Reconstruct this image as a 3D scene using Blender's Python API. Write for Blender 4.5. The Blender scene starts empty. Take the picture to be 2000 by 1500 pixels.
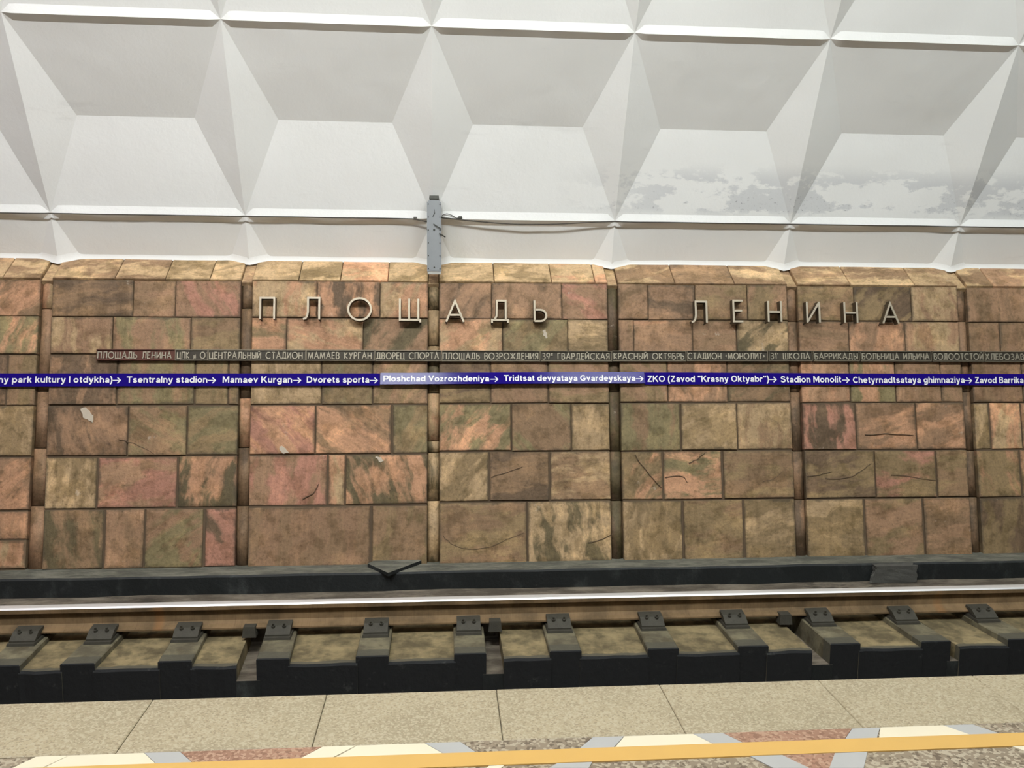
import bpy, bmesh, math, random
from mathutils import Vector, Matrix, noise

random.seed(7)
scene = bpy.context.scene
COL = scene.collection

# ------------------------------------------------------------------ camera
H = 1.56                                   # eye height above the platform
F, PITCH, YAW, ROLL = 1661.85, 0.1135, 0.0809, 0.0083
RIGHT = Vector((math.cos(YAW), -math.sin(YAW), 0))
FWD = Vector((math.sin(YAW) * math.cos(PITCH), math.cos(YAW) * math.cos(PITCH), -math.sin(PITCH)))
UP = Vector((math.sin(YAW) * math.sin(PITCH), math.cos(YAW) * math.sin(PITCH), math.cos(PITCH)))
_c, _s = math.cos(ROLL), math.sin(ROLL)
CX = RIGHT * _c + UP * _s
CY = UP * _c - RIGHT * _s
EYE = Vector((0, 0, H))
cam_data = bpy.data.cameras.new('camera')
cam_data.sensor_width = 36
cam_data.lens = 36 * F / 2000
cam_data.clip_start = 0.05
cam = bpy.data.objects.new('camera', cam_data)
COL.objects.link(cam)
m = Matrix.Identity(4)
for i in range(3):
    m[i][0], m[i][1], m[i][2], m[i][3] = CX[i], CY[i], -FWD[i], EYE[i]
cam.matrix_world = m
scene.camera = cam

# ------------------------------------------------------------------ world, exposure
world = bpy.data.worlds.new('underground_dark')
scene.world = world
world.use_nodes = True
world.node_tree.nodes['Background'].inputs[0].default_value = (0, 0, 0, 1)
world.node_tree.nodes['Background'].inputs[1].default_value = 0.0     # underground: no sky
scene.view_settings.view_transform = 'Standard'
scene.view_settings.look = 'None'
scene.view_settings.gamma = 1
scene.view_settings.use_curve_mapping = False
scene.view_settings.exposure = 0.91
LAMP_POWER = 36.0
scene.cycles.use_denoising = True
scene.cycles.max_bounces = 8
scene.cycles.diffuse_bounces = 5

# ------------------------------------------------------------------ pixel helpers (a pixel is a direction; distance comes from the surface)
def ray(px, py):
    return (FWD + CX * ((px - 1000) / F) - CY * ((py - 750) / F))
def on_plane(px, py, p0, n):
    d = ray(px, py)
    return EYE + d * ((p0 - EYE).dot(n) / d.dot(n))
def on_z(px, py, z):
    return on_plane(px, py, Vector((0, 0, z)), Vector((0, 0, 1)))
def on_y(px, py, y):
    return on_plane(px, py, Vector((0, y, 0)), Vector((0, 1, 0)))

# leaning track wall: base line and top line
WB = Vector((0, 6.211, H - 2.066))
WT = Vector((0, 6.675, H + 0.036))
WU = (WT - WB).normalized()                # up along the wall
WN = Vector((0, -WU.z, WU.y))              # out of the wall, towards the platform
WLEN = (WT - WB).length
WM = Matrix(((1, 0, 0, 0), (0, WU.y, WN.y, WB.y), (0, WU.z, WN.z, WB.z), (0, 0, 0, 1)))   # wall frame (x, up, out)
def on_wall(px, py, n=0.0):
    p = on_plane(px, py, WB + WN * n, WN)
    return p.x, (p - WB).dot(WU)
def WP(x, s, n=0.0):
    return Vector((x, 0, 0)) + WB + WU * s + WN * n

# ------------------------------------------------------------------ object helpers
def link(o, parent=None):
    COL.objects.link(o)
    if parent is not None:
        o.parent = parent
    return o
def obj(name, bm_or_mesh, mats, parent=None, matrix=None, smooth=False):
    if isinstance(bm_or_mesh, bmesh.types.BMesh):
        me = bpy.data.meshes.new(name)
        bmesh.ops.recalc_face_normals(bm_or_mesh, faces=bm_or_mesh.faces)
        bm_or_mesh.to_mesh(me)
        bm_or_mesh.free()
    else:
        me = bm_or_mesh
    if not isinstance(mats, (list, tuple)):
        mats = [mats]
    for mt in mats:
        if mt.name not in [x.name for x in me.materials if x]:
            me.materials.append(mt)
    if smooth:
        for p in me.polygons:
            p.use_smooth = True
    o = bpy.data.objects.new(name, me)
    link(o, parent)
    if matrix is not None:
        o.matrix_world = matrix
        if parent is not None:
            o.matrix_parent_inverse = Matrix.Identity(4)
            o.matrix_basis = parent.matrix_world.inverted() @ matrix if parent.matrix_world != Matrix.Identity(4) else matrix
    return o
def thing(name, label, cat, matrix=None, group=None):
    o = bpy.data.objects.new(name, None)
    o.empty_display_size = 0.1
    COL.objects.link(o)
    if matrix is not None:
        o.matrix_basis = matrix
        o.matrix_world = matrix
    return tag(o, label, cat, group)
def tag(o, label, cat, group=None):
    o['label'] = label
    o['category'] = cat
    if group:
        o['group'] = group
    return o
def structure(o, label=None):
    o['kind'] = 'structure'
    if label:
        o['label'] = label
    return o
def box(bm, x0, x1, y0, y1, z0, z1, mi=0, taper=0.0):
    t = taper
    v = [bm.verts.new(p) for p in ((x0, y0, z0), (x1, y0, z0), (x1, y1, z0), (x0, y1, z0),
                                   (x0 + t, y0 + t, z1), (x1 - t, y0 + t, z1), (x1 - t, y1 - t, z1), (x0 + t, y1 - t, z1))]
    for f in ((0, 3, 2, 1), (4, 5, 6, 7), (0, 1, 5, 4), (1, 2, 6, 5), (2, 3, 7, 6), (3, 0, 4, 7)):
        bm.faces.new([v[i] for i in f]).material_index = mi
    return v
def prism(bm, pts, z0, z1, mi=0, inset=0.0):
    a = [bm.verts.new((x, y, z0)) for x, y in pts]
    cx = sum(p[0] for p in pts) / len(pts)
    cy = sum(p[1] for p in pts) / len(pts)
    b = [bm.verts.new((x + (cx - x) * inset, y + (cy - y) * inset, z1)) for x, y in pts]
    n = len(pts)
    bm.faces.new(a[::-1]).material_index = mi
    bm.faces.new(b).material_index = mi
    for i in range(n):
        bm.faces.new((a[i], a[(i + 1) % n], b[(i + 1) % n], b[i])).material_index = mi
def cyl(bm, c, axis, r, length, n=12, mi=0, r2=None):
    axis = Vector(axis).normalized()
    q = axis.to_track_quat('Z', 'Y').to_matrix()
    r2 = r if r2 is None else r2
    A, B = [], []
    for i in range(n):
        a = 2 * math.pi * i / n
        d = q @ Vector((math.cos(a), math.sin(a), 0))
        A.append(bm.verts.new(Vector(c) + d * r))
        B.append(bm.verts.new(Vector(c) + d * r2 + axis * length))
    bm.faces.new(A[::-1]).material_index = mi
    bm.faces.new(B).material_index = mi
    for i in range(n):
        bm.faces.new((A[i], A[(i + 1) % n], B[(i + 1) % n], B[i])).material_index = mi
def tube(bm, pts, r, n=8):
    pts = [Vector(p) for p in pts]
    rings = []
    for i, p in enumerate(pts):
        t = (pts[min(i + 1, len(pts) - 1)] - pts[max(i - 1, 0)]).normalized()
        q = t.to_track_quat('Z', 'Y').to_matrix()
        rings.append([bm.verts.new(p + q @ Vector((math.cos(2 * math.pi * k / n) * r, math.sin(2 * math.pi * k / n) * r, 0))) for k in range(n)])
    for a, b in zip(rings, rings[1:]):
        for k in range(n):
            bm.faces.new((a[k], a[(k + 1) % n], b[(k + 1) % n], b[k]))
    bm.faces.new(rings[0][::-1])
    bm.faces.new(rings[-1])
def stroke(bm, pts, w, z0, z1, mi=0, closed=False, w_end=None):
    """ribbon of width w along a 2-D polyline, extruded from z0 to z1"""
    P = [Vector(p) for p in pts]
    n = len(P)
    L, R = [], []
    for i in range(n):
        a = P[(i - 1) % n] if (closed or i > 0) else None
        b = P[(i + 1) % n] if (closed or i < n - 1) else None
        d1 = (P[i] - a).normalized() if a is not None else None
        d2 = (b - P[i]).normalized() if b is not None else None
        d1 = d1 or d2
        d2 = d2 or d1
        n1, n2 = Vector((-d1.y, d1.x)), Vector((-d2.y, d2.x))
        mm = n1 + n2
        mm = mm.normalized() if mm.length > 1e-6 else n1
        k = 1 / max(0.35, mm.dot(n1))
        ww = w if w_end is None else w + (w_end - w) * i / (n - 1)
        L.append(P[i] + mm * k * ww / 2)
        R.append(P[i] - mm * k * ww / 2)
    V = [[bm.verts.new((q[i].x, q[i].y, z)) for q in (L, R) for z in (z0, z1)] for i in range(n)]   # L0 L1 R0 R1
    for i in range(n if closed else n - 1):
        a, b = V[i], V[(i + 1) % n]
        for f in ((a[1], b[1], b[3], a[3]), (a[0], a[2], b[2], b[0]), (a[0], b[0], b[1], a[1]), (a[2], a[3], b[3], b[2])):
            bm.faces.new(f).material_index = mi
    if not closed:
        for a in (V[0], V[-1]):
            bm.faces.new((a[0], a[1], a[3], a[2])).material_index = mi

# ------------------------------------------------------------------ materials
def srgb(r, g, b):
    f = lambda c: ((c / 255 + 0.055) / 1.055) ** 2.4 if c > 10 else c / 255 / 12.92
    return (f(r), f(g), f(b))
class NT:
    def __init__(self, name, rough=0.7, metal=0.0, spec=0.5):
        self.m = bpy.data.materials.new(name)
        self.m.use_nodes = True
        self.t = self.m.node_tree
        self.b = self.t.nodes['Principled BSDF']
        self.b.inputs['Roughness'].default_value = rough
        self.b.inputs['Metallic'].default_value = metal
        self.b.inputs['Specular IOR Level'].default_value = spec
    def n(self, typ, **kw):
        nd = self.t.nodes.new(typ)
        for k, v in kw.items():
            if k in ('ins',):
                for i, x in v.items():
                    if hasattr(x, 'is_output') or isinstance(x, bpy.types.NodeSocket):
                        self.t.links.new(x, nd.inputs[i])
                    else:
                        nd.inputs[i].default_value = x
            else:
                setattr(nd, k, v)
        return nd
    def math(self, op, a, b=None, clamp=False):
        nd = self.n('ShaderNodeMath', operation=op, use_clamp=clamp)
        for i, x in enumerate((a, b)):
            if x is None:
                continue
            if isinstance(x, bpy.types.NodeSocket):
                self.t.links.new(x, nd.inputs[i])
            else:
                nd.inputs[i].default_value = x
        return nd.outputs[0]
    def step(self, x, lo, hi):
        nd = self.n('ShaderNodeMapRange', interpolation_type='SMOOTHSTEP')
        self.t.links.new(x, nd.inputs[0])
        nd.inputs[1].default_value, nd.inputs[2].default_value = lo, hi
        return nd.outputs[0]
    def mix(self, fac, a, b, blend='MIX'):
        nd = self.n('ShaderNodeMix', data_type='RGBA', blend_type=blend)
        for i, x in ((0, fac), (6, a), (7, b)):
            if isinstance(x, bpy.types.NodeSocket):
                self.t.links.new(x, nd.inputs[i])
            elif i == 0:
                nd.inputs[0].default_value = x
            else:
                nd.inputs[i].default_value = (*x[:3], 1)
        return nd.outputs[2]
    def coord(self, kind='Object'):
        return self.n('ShaderNodeTexCoord').outputs[kind]
    def pos(self):
        return self.n('ShaderNodeNewGeometry').outputs['Position']
    def mapping(self, vec, scale=(1, 1, 1), loc=(0, 0, 0)):
        return self.n('ShaderNodeMapping', ins={0: vec, 1: loc, 3: scale}).outputs[0]
    def noise(self, vec, scale=5, detail=4, rough=0.55, out=0):
        return self.n('ShaderNodeTexNoise', ins={0: vec, 2: scale, 3: detail, 4: rough}).outputs[out]
    def bump(self, h, strength=0.3, dist=0.01):
        bp = self.n('ShaderNodeBump', ins={0: strength, 1: dist, 3: h} if False else {})
        bp.inputs['Strength'].default_value = strength
        bp.inputs['Distance'].default_value = dist
        self.t.links.new(h, bp.inputs['Height'])
        self.t.links.new(bp.outputs[0], self.b.inputs['Normal'])
    def color(self, c):
        if isinstance(c, bpy.types.NodeSocket):
            self.t.links.new(c, self.b.inputs['Base Color'])
        else:
            self.b.inputs['Base Color'].default_value = (*c[:3], 1)
        return self.m
    def rough(self, s):
        self.t.links.new(s, self.b.inputs['Roughness'])

def mat_plain(name, c, rough=0.6, metal=0.0, spec=0.5, var=0.25, scale=8, bump=0.0):
    t = NT(name, rough, metal, spec)
    nz = t.noise(t.pos(), scale, 5)
    a = tuple(x * (1 - var) for x in c)
    b = tuple(min(1, x * (1 + var)) for x in c)
    t.color(t.mix(nz, a, b))
    if bump:
        t.bump(t.noise(t.pos(), scale * 6, 4), bump, 0.005)
    return t.m

def mat_stone(name, cap=False):
    t = NT(name, 0.62, 0, 0.35)
    at = lambda n: t.n('ShaderNodeAttribute', attribute_name=n)
    A, B, ang, edge, seed = at('col_a').outputs['Color'], at('col_b').outputs['Color'], at('ang').outputs['Fac'], at('edge').outputs['Fac'], at('seed').outputs['Fac']
    oc = t.coord('Object')
    off = t.n('ShaderNodeCombineXYZ', ins={0: seed, 1: seed, 2: seed}).outputs[0]
    v = t.n('ShaderNodeVectorMath', operation='ADD', ins={0: oc, 1: off}).outputs[0]
    rot = t.n('ShaderNodeVectorRotate', rotation_type='Z_AXIS', ins={0: oc, 3: ang}).outputs[0]
    rv = t.n('ShaderNodeVectorMath', operation='ADD', ins={0: t.mapping(rot, (1.2, 5.5, 1)), 1: off}).outputs[0]
    warp = t.n('ShaderNodeVectorMath', operation='SCALE', ins={0: t.noise(v, 4, 3, 0.5, 1), 3: 0.9}).outputs[0]
    rv = t.n('ShaderNodeVectorMath', operation='ADD', ins={0: rv, 1: warp}).outputs[0]
    band = t.step(t.noise(rv, 1.5, 4, 0.55), 0.45, 0.60)
    c = t.mix(band, A, B)
    # fine streaks along the bedding
    fv = t.n('ShaderNodeVectorMath', operation='ADD', ins={0: t.mapping(rot, (3.0, 22.0, 3)), 1: off}).outputs[0]
    fs = t.noise(fv, 1.6, 5, 0.65)
    c = t.mix(t.math('MULTIPLY', t.step(fs, 0.5, 0.7), 0.45), c, t.mix(1.0, c, (0.66, 0.64, 0.58), 'MULTIPLY'))
    c = t.mix(t.math('MULTIPLY', t.step(fs, 0.5, 0.3), 0.35), c, t.mix(1.0, c, (1.4, 1.36, 1.3), 'MULTIPLY'))
    # cloudy mottling, fine grain
    m1 = t.noise(v, 8, 7, 0.66)
    c = t.mix(t.math('MULTIPLY', t.step(m1, 0.46, 0.64), 0.8), c, t.mix(1.0, c, (0.58, 0.57, 0.49), 'MULTIPLY'))
    m2 = t.noise(v, 3.6, 6, 0.62)
    c = t.mix(t.math('MULTIPLY', t.step(m2, 0.5, 0.66), 0.75), c, t.mix(1.0, c, (1.5, 1.46, 1.40), 'MULTIPLY'))
    g = t.noise(v, 48, 6, 0.8)
    c = t.mix(t.math('MULTIPLY', t.step(g, 0.5, 0.66), 0.6), c, t.mix(1.0, c, (0.5, 0.48, 0.43), 'MULTIPLY'))
    c = t.mix(t.math('MULTIPLY', t.step(g, 0.48, 0.34), 0.5), c, t.mix(1.0, c, (1.4, 1.38, 1.32), 'MULTIPLY'))
    # pits
    vo = t.n('ShaderNodeTexVoronoi', ins={0: v, 2: 34})
    pit = t.math('MULTIPLY', t.math('SUBTRACT', 1.0, t.step(vo.outputs[0], 0.05, 0.13)), t.step(m1, 0.46, 0.56))
    c = t.mix(t.math('MULTIPLY', pit, 0.55), c, (0.05, 0.035, 0.02))
    # run-off streaks, tall and narrow
    sv = t.mapping(t.pos(), (9, 1.0, 1.0))
    st = t.step(t.noise(sv, 1.3, 4, 0.6), 0.5, 0.74)
    c = t.mix(t.math('MULTIPLY', st, 0.1 if cap else 0.42), c, t.mix(1.0, c, (0.5, 0.48, 0.42), 'MULTIPLY'))
    # pale lime marks
    lm = t.step(t.noise(v, 6.5, 9, 0.75), 0.64, 0.70)
    c = t.mix(t.math('MULTIPLY', lm, 0.55), c, (0.50, 0.42, 0.33))
    # grime gathered along the joints
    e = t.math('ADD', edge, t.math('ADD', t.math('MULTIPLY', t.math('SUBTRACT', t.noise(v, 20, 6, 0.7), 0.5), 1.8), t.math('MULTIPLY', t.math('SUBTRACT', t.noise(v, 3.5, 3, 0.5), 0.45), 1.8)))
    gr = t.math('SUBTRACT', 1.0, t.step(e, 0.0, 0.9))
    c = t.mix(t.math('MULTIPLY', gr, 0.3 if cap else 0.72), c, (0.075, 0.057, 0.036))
    t.bump(t.math('ADD', t.noise(v, 55, 6, 0.7), t.math('ADD', m1, t.math('MULTIPLY', fs, 0.6))), 0.6, 0.006)
    return t.color(c)

def mat_plaster():
    t = NT('white_plaster', 0.75, 0, 0.3)
    p = t.pos()
    sx = t.n('ShaderNodeSeparateXYZ', ins={0: p})
    c0 = t.mix(t.noise(p, 1.4, 4), (0.80, 0.80, 0.78), (0.87, 0.87, 0.85))
    # worn wet patches: low on the panels, mostly where X > 1.3
    v = t.mapping(p, (1.0, 1.0, 2.2))
    n1 = t.noise(v, 2.6, 6, 0.66)
    zone = t.math('MULTIPLY', t.step(sx.outputs[0], 0.7, 1.9),
                  t.math('MULTIPLY', t.step(sx.outputs[2], 2.12, 2.2), t.math('SUBTRACT', 1.0, t.step(sx.outputs[2], 2.38, 2.55))))
    patch = t.math('MULTIPLY', t.step(n1, 0.46, 0.52), zone)
    c = t.mix(t.math('MULTIPLY', patch, 0.75), c0, (0.60, 0.61, 0.62))
    fl = t.step(t.noise(t.mapping(p, (1, 1, 1.6)), 34, 5, 0.75), 0.58, 0.66)
    low = t.math('SUBTRACT', 1.0, t.step(sx.outputs[2], 2.22, 2.38))
    c = t.mix(t.math('MULTIPLY', t.math('MULTIPLY', fl, t.math('MULTIPLY', patch, low)), 0.75), c, (0.22, 0.22, 0.23))
    # faint soot smears elsewhere
    n2 = t.step(t.noise(t.mapping(p, (0.6, 1, 3.0)), 2.2, 6, 0.7), 0.6, 0.75)
    c = t.mix(t.math('MULTIPLY', n2, 0.22), c, (0.55, 0.54, 0.52))
    t.bump(t.math('ADD', t.noise(p, 9, 4, 0.6), t.math('MULTIPLY', t.noise(p, 60, 4, 0.7), 0.25)), 0.28, 0.012)
    return t.color(c)

def mat_terrazzo(name, base, chips, dark, scale=60, rough=0.45):
    t = NT(name, rough, 0, 0.4)
    p = t.pos()
    vo = t.n('ShaderNodeTexVoronoi', ins={0: p, 2: scale})
    rnd = t.n('ShaderNodeSeparateColor', ins={0: vo.outputs['Color']}).outputs[0]
    c = t.mix(t.step(t.noise(p, 3, 4), 0.3, 0.7), tuple(x * 0.9 for x in base), tuple(min(1, x * 1.1) for x in base))
    c = t.mix(t.step(rnd, 0.66, 0.7), c, chips)
    c = t.mix(t.math('SUBTRACT', 1.0, t.step(rnd, 0.16, 0.2)), c, dark)
    c = t.mix(t.math('MULTIPLY', t.step(t.noise(p, 1.1, 5, 0.65), 0.55, 0.75), 0.25), c, t.mix(1.0, c, (0.7, 0.68, 0.62), 'MULTIPLY'))
    t.bump(t.noise(p, 150, 3), 0.08, 0.003)
    return t.color(c)

def mat_track_concrete():
    """tan concrete, its trench side and the edge above it painted black"""
    t = NT('track_concrete', 0.8, 0, 0.3)
    p = t.pos()
    s = t.n('ShaderNodeSeparateXYZ', ins={0: p})
    n = t.noise(p, 6, 5, 0.65)
    c = t.mix(t.step(n, 0.35, 0.7), srgb(112, 98, 70), srgb(168, 148, 106))
    oil = t.step(t.noise(p, 9, 4, 0.5), 0.56, 0.66)
    c = t.mix(t.math('MULTIPLY', oil, 0.6), c, srgb(74, 66, 48))
    return t, p, s, n, c

def mat_painted(name, top_col_a, top_col_b, edge_lo, edge_hi):
    t = NT(name, 0.75, 0, 0.3)
    p = t.pos()
    s = t.n('ShaderNodeSeparateXYZ', ins={0: p})
    n = t.noise(p, 6, 5, 0.65)
    c = t.mix(t.step(n, 0.35, 0.7), top_col_a, top_col_b)
    oil = t.step(t.noise(p, 9, 4, 0.5), 0.55, 0.66)
    c = t.mix(t.math('MULTIPLY', oil, 0.55), c, srgb(76, 68, 50))
    wob = t.math('ADD', s.outputs[1], t.math('MULTIPLY', t.math('SUBTRACT', t.noise(p, 8, 4), 0.5), 0.05))
    grey = t.math('SUBTRACT', 1.0, t.step(wob, edge_lo, edge_lo + 0.012))
    c = t.mix(t.math('MULTIPLY', grey, 0.85), c, srgb(78, 76, 66))
    nz = t.n('ShaderNodeSeparateXYZ', ins={0: t.n('ShaderNodeNewGeometry').outputs['True Normal']})
    side = t.math('SUBTRACT', 1.0, t.step(nz.outputs[1], -0.7, -0.4))          # faces turned to the trench
    blk = t.mix(t.step(t.noise(p, 14, 5, 0.7), 0.6, 0.75), srgb(26, 27, 28), srgb(52, 54, 52))
    c = t.mix(side, c, blk)
    t.bump(t.noise(p, 30, 5, 0.6), 0.5, 0.01)
    return t.color(c)

def mat_mottled(name, dark, light, lo, hi, scale, rough=0.8, stretch=(1, 1, 1), third=None):
    t = NT(name, rough, 0, 0.35)
    p = t.mapping(t.pos(), stretch)
    n = t.noise(p, scale, 7, 0.68)
    c = t.mix(t.step(n, lo, hi), dark, light)
    if third:
        c = t.mix(t.step(t.noise(p, scale * 0.6, 6, 0.7), 0.56, 0.66), c, third)
    t.bump(t.noise(t.pos(), 45, 6, 0.65), 0.55, 0.008)
    return t.color(c)
STONE = mat_stone('banded_sandstone')
CAPST = mat_stone('buff_sandstone', True)
PLASTER = mat_plaster()
MORTAR = mat_plain('brown_mortar', srgb(92, 76, 58), 0.9, var=0.4, bump=0.4)
BLACKP = mat_mottled('black_bitumen_and_gap_shade', srgb(27, 30, 30), srgb(60, 63, 62), 0.5, 0.74, 4.5, 0.6, (1, 1, 0.7))
KERBTOP = mat_mottled('grey_dusty_concrete', srgb(78, 78, 70), srgb(120, 118, 106), 0.35, 0.7, 5, 0.85, (1, 3, 1))
BEDC = mat_mottled('grey_brown_concrete', srgb(78, 70, 60), srgb(128, 118, 104), 0.35, 0.7, 3.5, 0.85, (1, 3, 1), srgb(62, 56, 48))
GUNK = BEDC
BRONZE = mat_plain('aged_bronze', srgb(172, 164, 146), 0.45, 0.5, var=0.3, scale=25)
BRONZED = mat_plain('dark_bronze', srgb(64, 59, 50), 0.5, 0.4, var=0.35, scale=18)
BRONZER = mat_plain('red_brown_bronze', srgb(92, 58, 48), 0.5, 0.5, var=0.3, scale=18)
LETF = mat_plain('brushed_letter_metal', srgb(188, 176, 156), 0.4, 0.6, var=0.12, scale=30)
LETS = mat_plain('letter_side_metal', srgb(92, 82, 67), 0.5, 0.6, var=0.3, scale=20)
WHITEP = mat_plain('white_print', (0.86, 0.86, 0.86), 0.5, var=0.02)
GREYBOX = mat_plain('grey_enamel', srgb(150, 154, 157), 0.45, 0.1, var=0.08, scale=12)
DARKMET = mat_plain('dark_metal', srgb(70, 70, 64), 0.5, 0.4, var=0.3, scale=30)
RUBBER = mat_plain('cable_rubber', srgb(70, 66, 60), 0.7, var=0.2)
STEEL = mat_plain('polished_rail_steel', (0.82, 0.81, 0.80), 0.45, 0.55, var=0.05, scale=14)
def mat_rust():
    t = NT('rusty_rail', 0.75, 0.1, 0.3)
    p = t.pos()
    c = t.mix(t.step(t.noise(p, 5, 5, 0.6), 0.3, 0.7), srgb(92, 76, 54), srgb(132, 108, 78))
    st = t.step(t.noise(t.mapping(p, (60, 1, 3)), 2, 3, 0.6), 0.5, 0.75)
    c = t.mix(t.math('MULTIPLY', st, 0.3), c, srgb(60, 46, 32))
    rs = t.step(t.noise(t.mapping(p, (1.2, 0.1, 0.1)), 2.0, 2), 0.6, 0.64)
    c = t.mix(t.math('MULTIPLY', rs, 0.5), c, srgb(148, 104, 62))
    return t.color(c)
RUST = mat_rust()
CLIPM = mat_plain('oily_cast_iron', srgb(64, 61, 52), 0.7, 0.2, var=0.35, scale=22, bump=0.4)
SLABM = mat_terrazzo('beige_granite', srgb(150, 138, 113), srgb(163, 152, 128), srgb(136, 123, 99), 150, 0.5)
TERB = mat_terrazzo('brown_terrazzo', srgb(124, 111, 93), srgb(156, 145, 125), srgb(96, 83, 68), 95, 0.5)
TERR = mat_terrazzo('red_terrazzo', srgb(142, 108, 88), srgb(160, 130, 108), srgb(122, 90, 72), 95, 0.5)
CREAM = mat_plain('cream_tile', srgb(204, 194, 170), 0.4, var=0.05, scale=5)
GREYT = mat_plain('blue_grey_tile', srgb(158, 157, 154), 0.4, var=0.06, scale=6)
YELLOW = mat_plain('yellow_paint', srgb(190, 151, 82), 0.45, var=0.08, scale=4)
def mat_banner(name, rough):
    t = NT(name, rough, 0, 0.06)
    return t.color(srgb(26, 8, 118))
BLUE = mat_banner('blue_vinyl', 0.55)
BLUEG = mat_banner('blue_glossy_vinyl', 0.14)
def mat_lamp(name, col, k):
    t = NT(name, 0.5)
    t.b.inputs['Base Color'].default_value = (0.8, 0.8, 0.8, 1)
    t.b.inputs['Emission Color'].default_value = (*col, 1)
    t.b.inputs['Emission Strength'].default_value = LAMP_POWER * k
    return t.m

# ================================================================== the shell of the station
# ------------------------------------------------------------------ coffered vault
X0, SX = -0.0788, 1.43
VC_Y, VC_Z, VR = -1.5, -0.88, 8.76
TH_B, TH_A = math.radians(19.8), math.radians(28.9)
DTH = TH_A - TH_B
N_UP = 7
DTH2 = (math.pi / 2 - TH_A) / N_UP
THETAS = [TH_B - DTH, TH_B, TH_A] + [TH_A + DTH2 * (i + 1) for i in range(2 * N_UP)] + [math.pi - TH_B, math.pi - TH_B + DTH]
PIT, INSET, LIP = 0.085, 0.21, 0.025
def VP(x, th, dr=0.0):
    return Vector((x, VC_Y + (VR + dr) * math.cos(th), VC_Z + (VR + dr) * math.sin(th)))
def resample(line, n):
    d = [0]
    for a, b in zip(line, line[1:]):
        d.append(d[-1] + (b - a).length)
    out, j = [], 0
    for i in range(n + 1):
        s = d[-1] * i / n
        while j < len(line) - 2 and d[j + 1] < s:
            j += 1
        seg = d[j + 1] - d[j]
        out.append(line[j].lerp(line[j + 1], (s - d[j]) / seg if seg > 1e-9 else 0))
    return out
def loft(bm, la, lb, n, m, wob):
    A, B = resample(la, n), resample(lb, n)
    rows = []
    for j in range(m + 1):
        row = []
        for a, b in zip(A, B):
            p = a.lerp(b, j / m)
            if wob:
                k = noise.noise(p * 2.3) * 0.006 + noise.noise(p * 7.1) * 0.002
                p = p + Vector((0, (p.y - VC_Y), (p.z - VC_Z))).normalized() * k
            row.append(bm.verts.new(p))
        rows.append(row)
    for r0, r1 in zip(rows, rows[1:]):
        for i in range(n):
            bm.faces.new((r0[i], r0[i + 1], r1[i + 1], r1[i])).smooth = True
def coffer(bm, x0, x1, t0, t1, n=1, m=1, wob=False):
    """one pit between ribs x0..x1 and ridges t0 (lower) .. t1 (upper)"""
    w = x1 - x0
    tm = (t0 + t1) / 2
    v0, v1 = VP(x0 + INSET * w, tm, PIT), VP(x1 - INSET * w, tm, PIT)
    for tr in (t1, t0):
        a, b = VP(x0, tr), VP(x1, tr)
        k = 0.055 / (v0 - VP(v0.x, tr)).length
        i0, i1 = a.lerp(v0, k), b.lerp(v1, k)
        i0, i1 = i0.lerp(i1, 0.03), i1.lerp(i0, 0.03)
        l0, l1 = VP(x0 + 0.05 * w, tr, -LIP), VP(x1 - 0.05 * w, tr, -LIP)
        loft(bm, [a, l0, l1, b], [a, i0, i1, b], n, 2, wob)
        loft(bm, [a, i0, i1, b], [v0, v0.lerp(v1, 0.5), v1], n, m, wob)
    for xr, v in ((x0, v0), (x1, v1)):
        rib = [VP(xr, t0), VP(xr, t0).lerp(VP(xr, t1), 0.5), VP(xr, t1)]
        loft(bm, rib, [v, v, v + Vector((0, 0, 1e-5))], m * 2, max(1, m // 2), wob)
bm = bmesh.new()
visible = [(k, r) for k in range(-3, 4) for r in (0, 1, 2)]
for k in range(-7, 8):
    for r in range(len(THETAS) - 1):
        if (k, r) not in visible:
            coffer(bm, X0 + SX * k, X0 + SX * (k + 1), THETAS[r], THETAS[r + 1], 8, 2)
ceiling = structure(obj('ceiling', bm, PLASTER))
for k, r in visible:
    bm = bmesh.new()
    coffer(bm, X0 + SX * k, X0 + SX * (k + 1), THETAS[r], THETAS[r + 1], 36, 16, True)
    obj('coffer', bm, PLASTER, ceiling)

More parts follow.
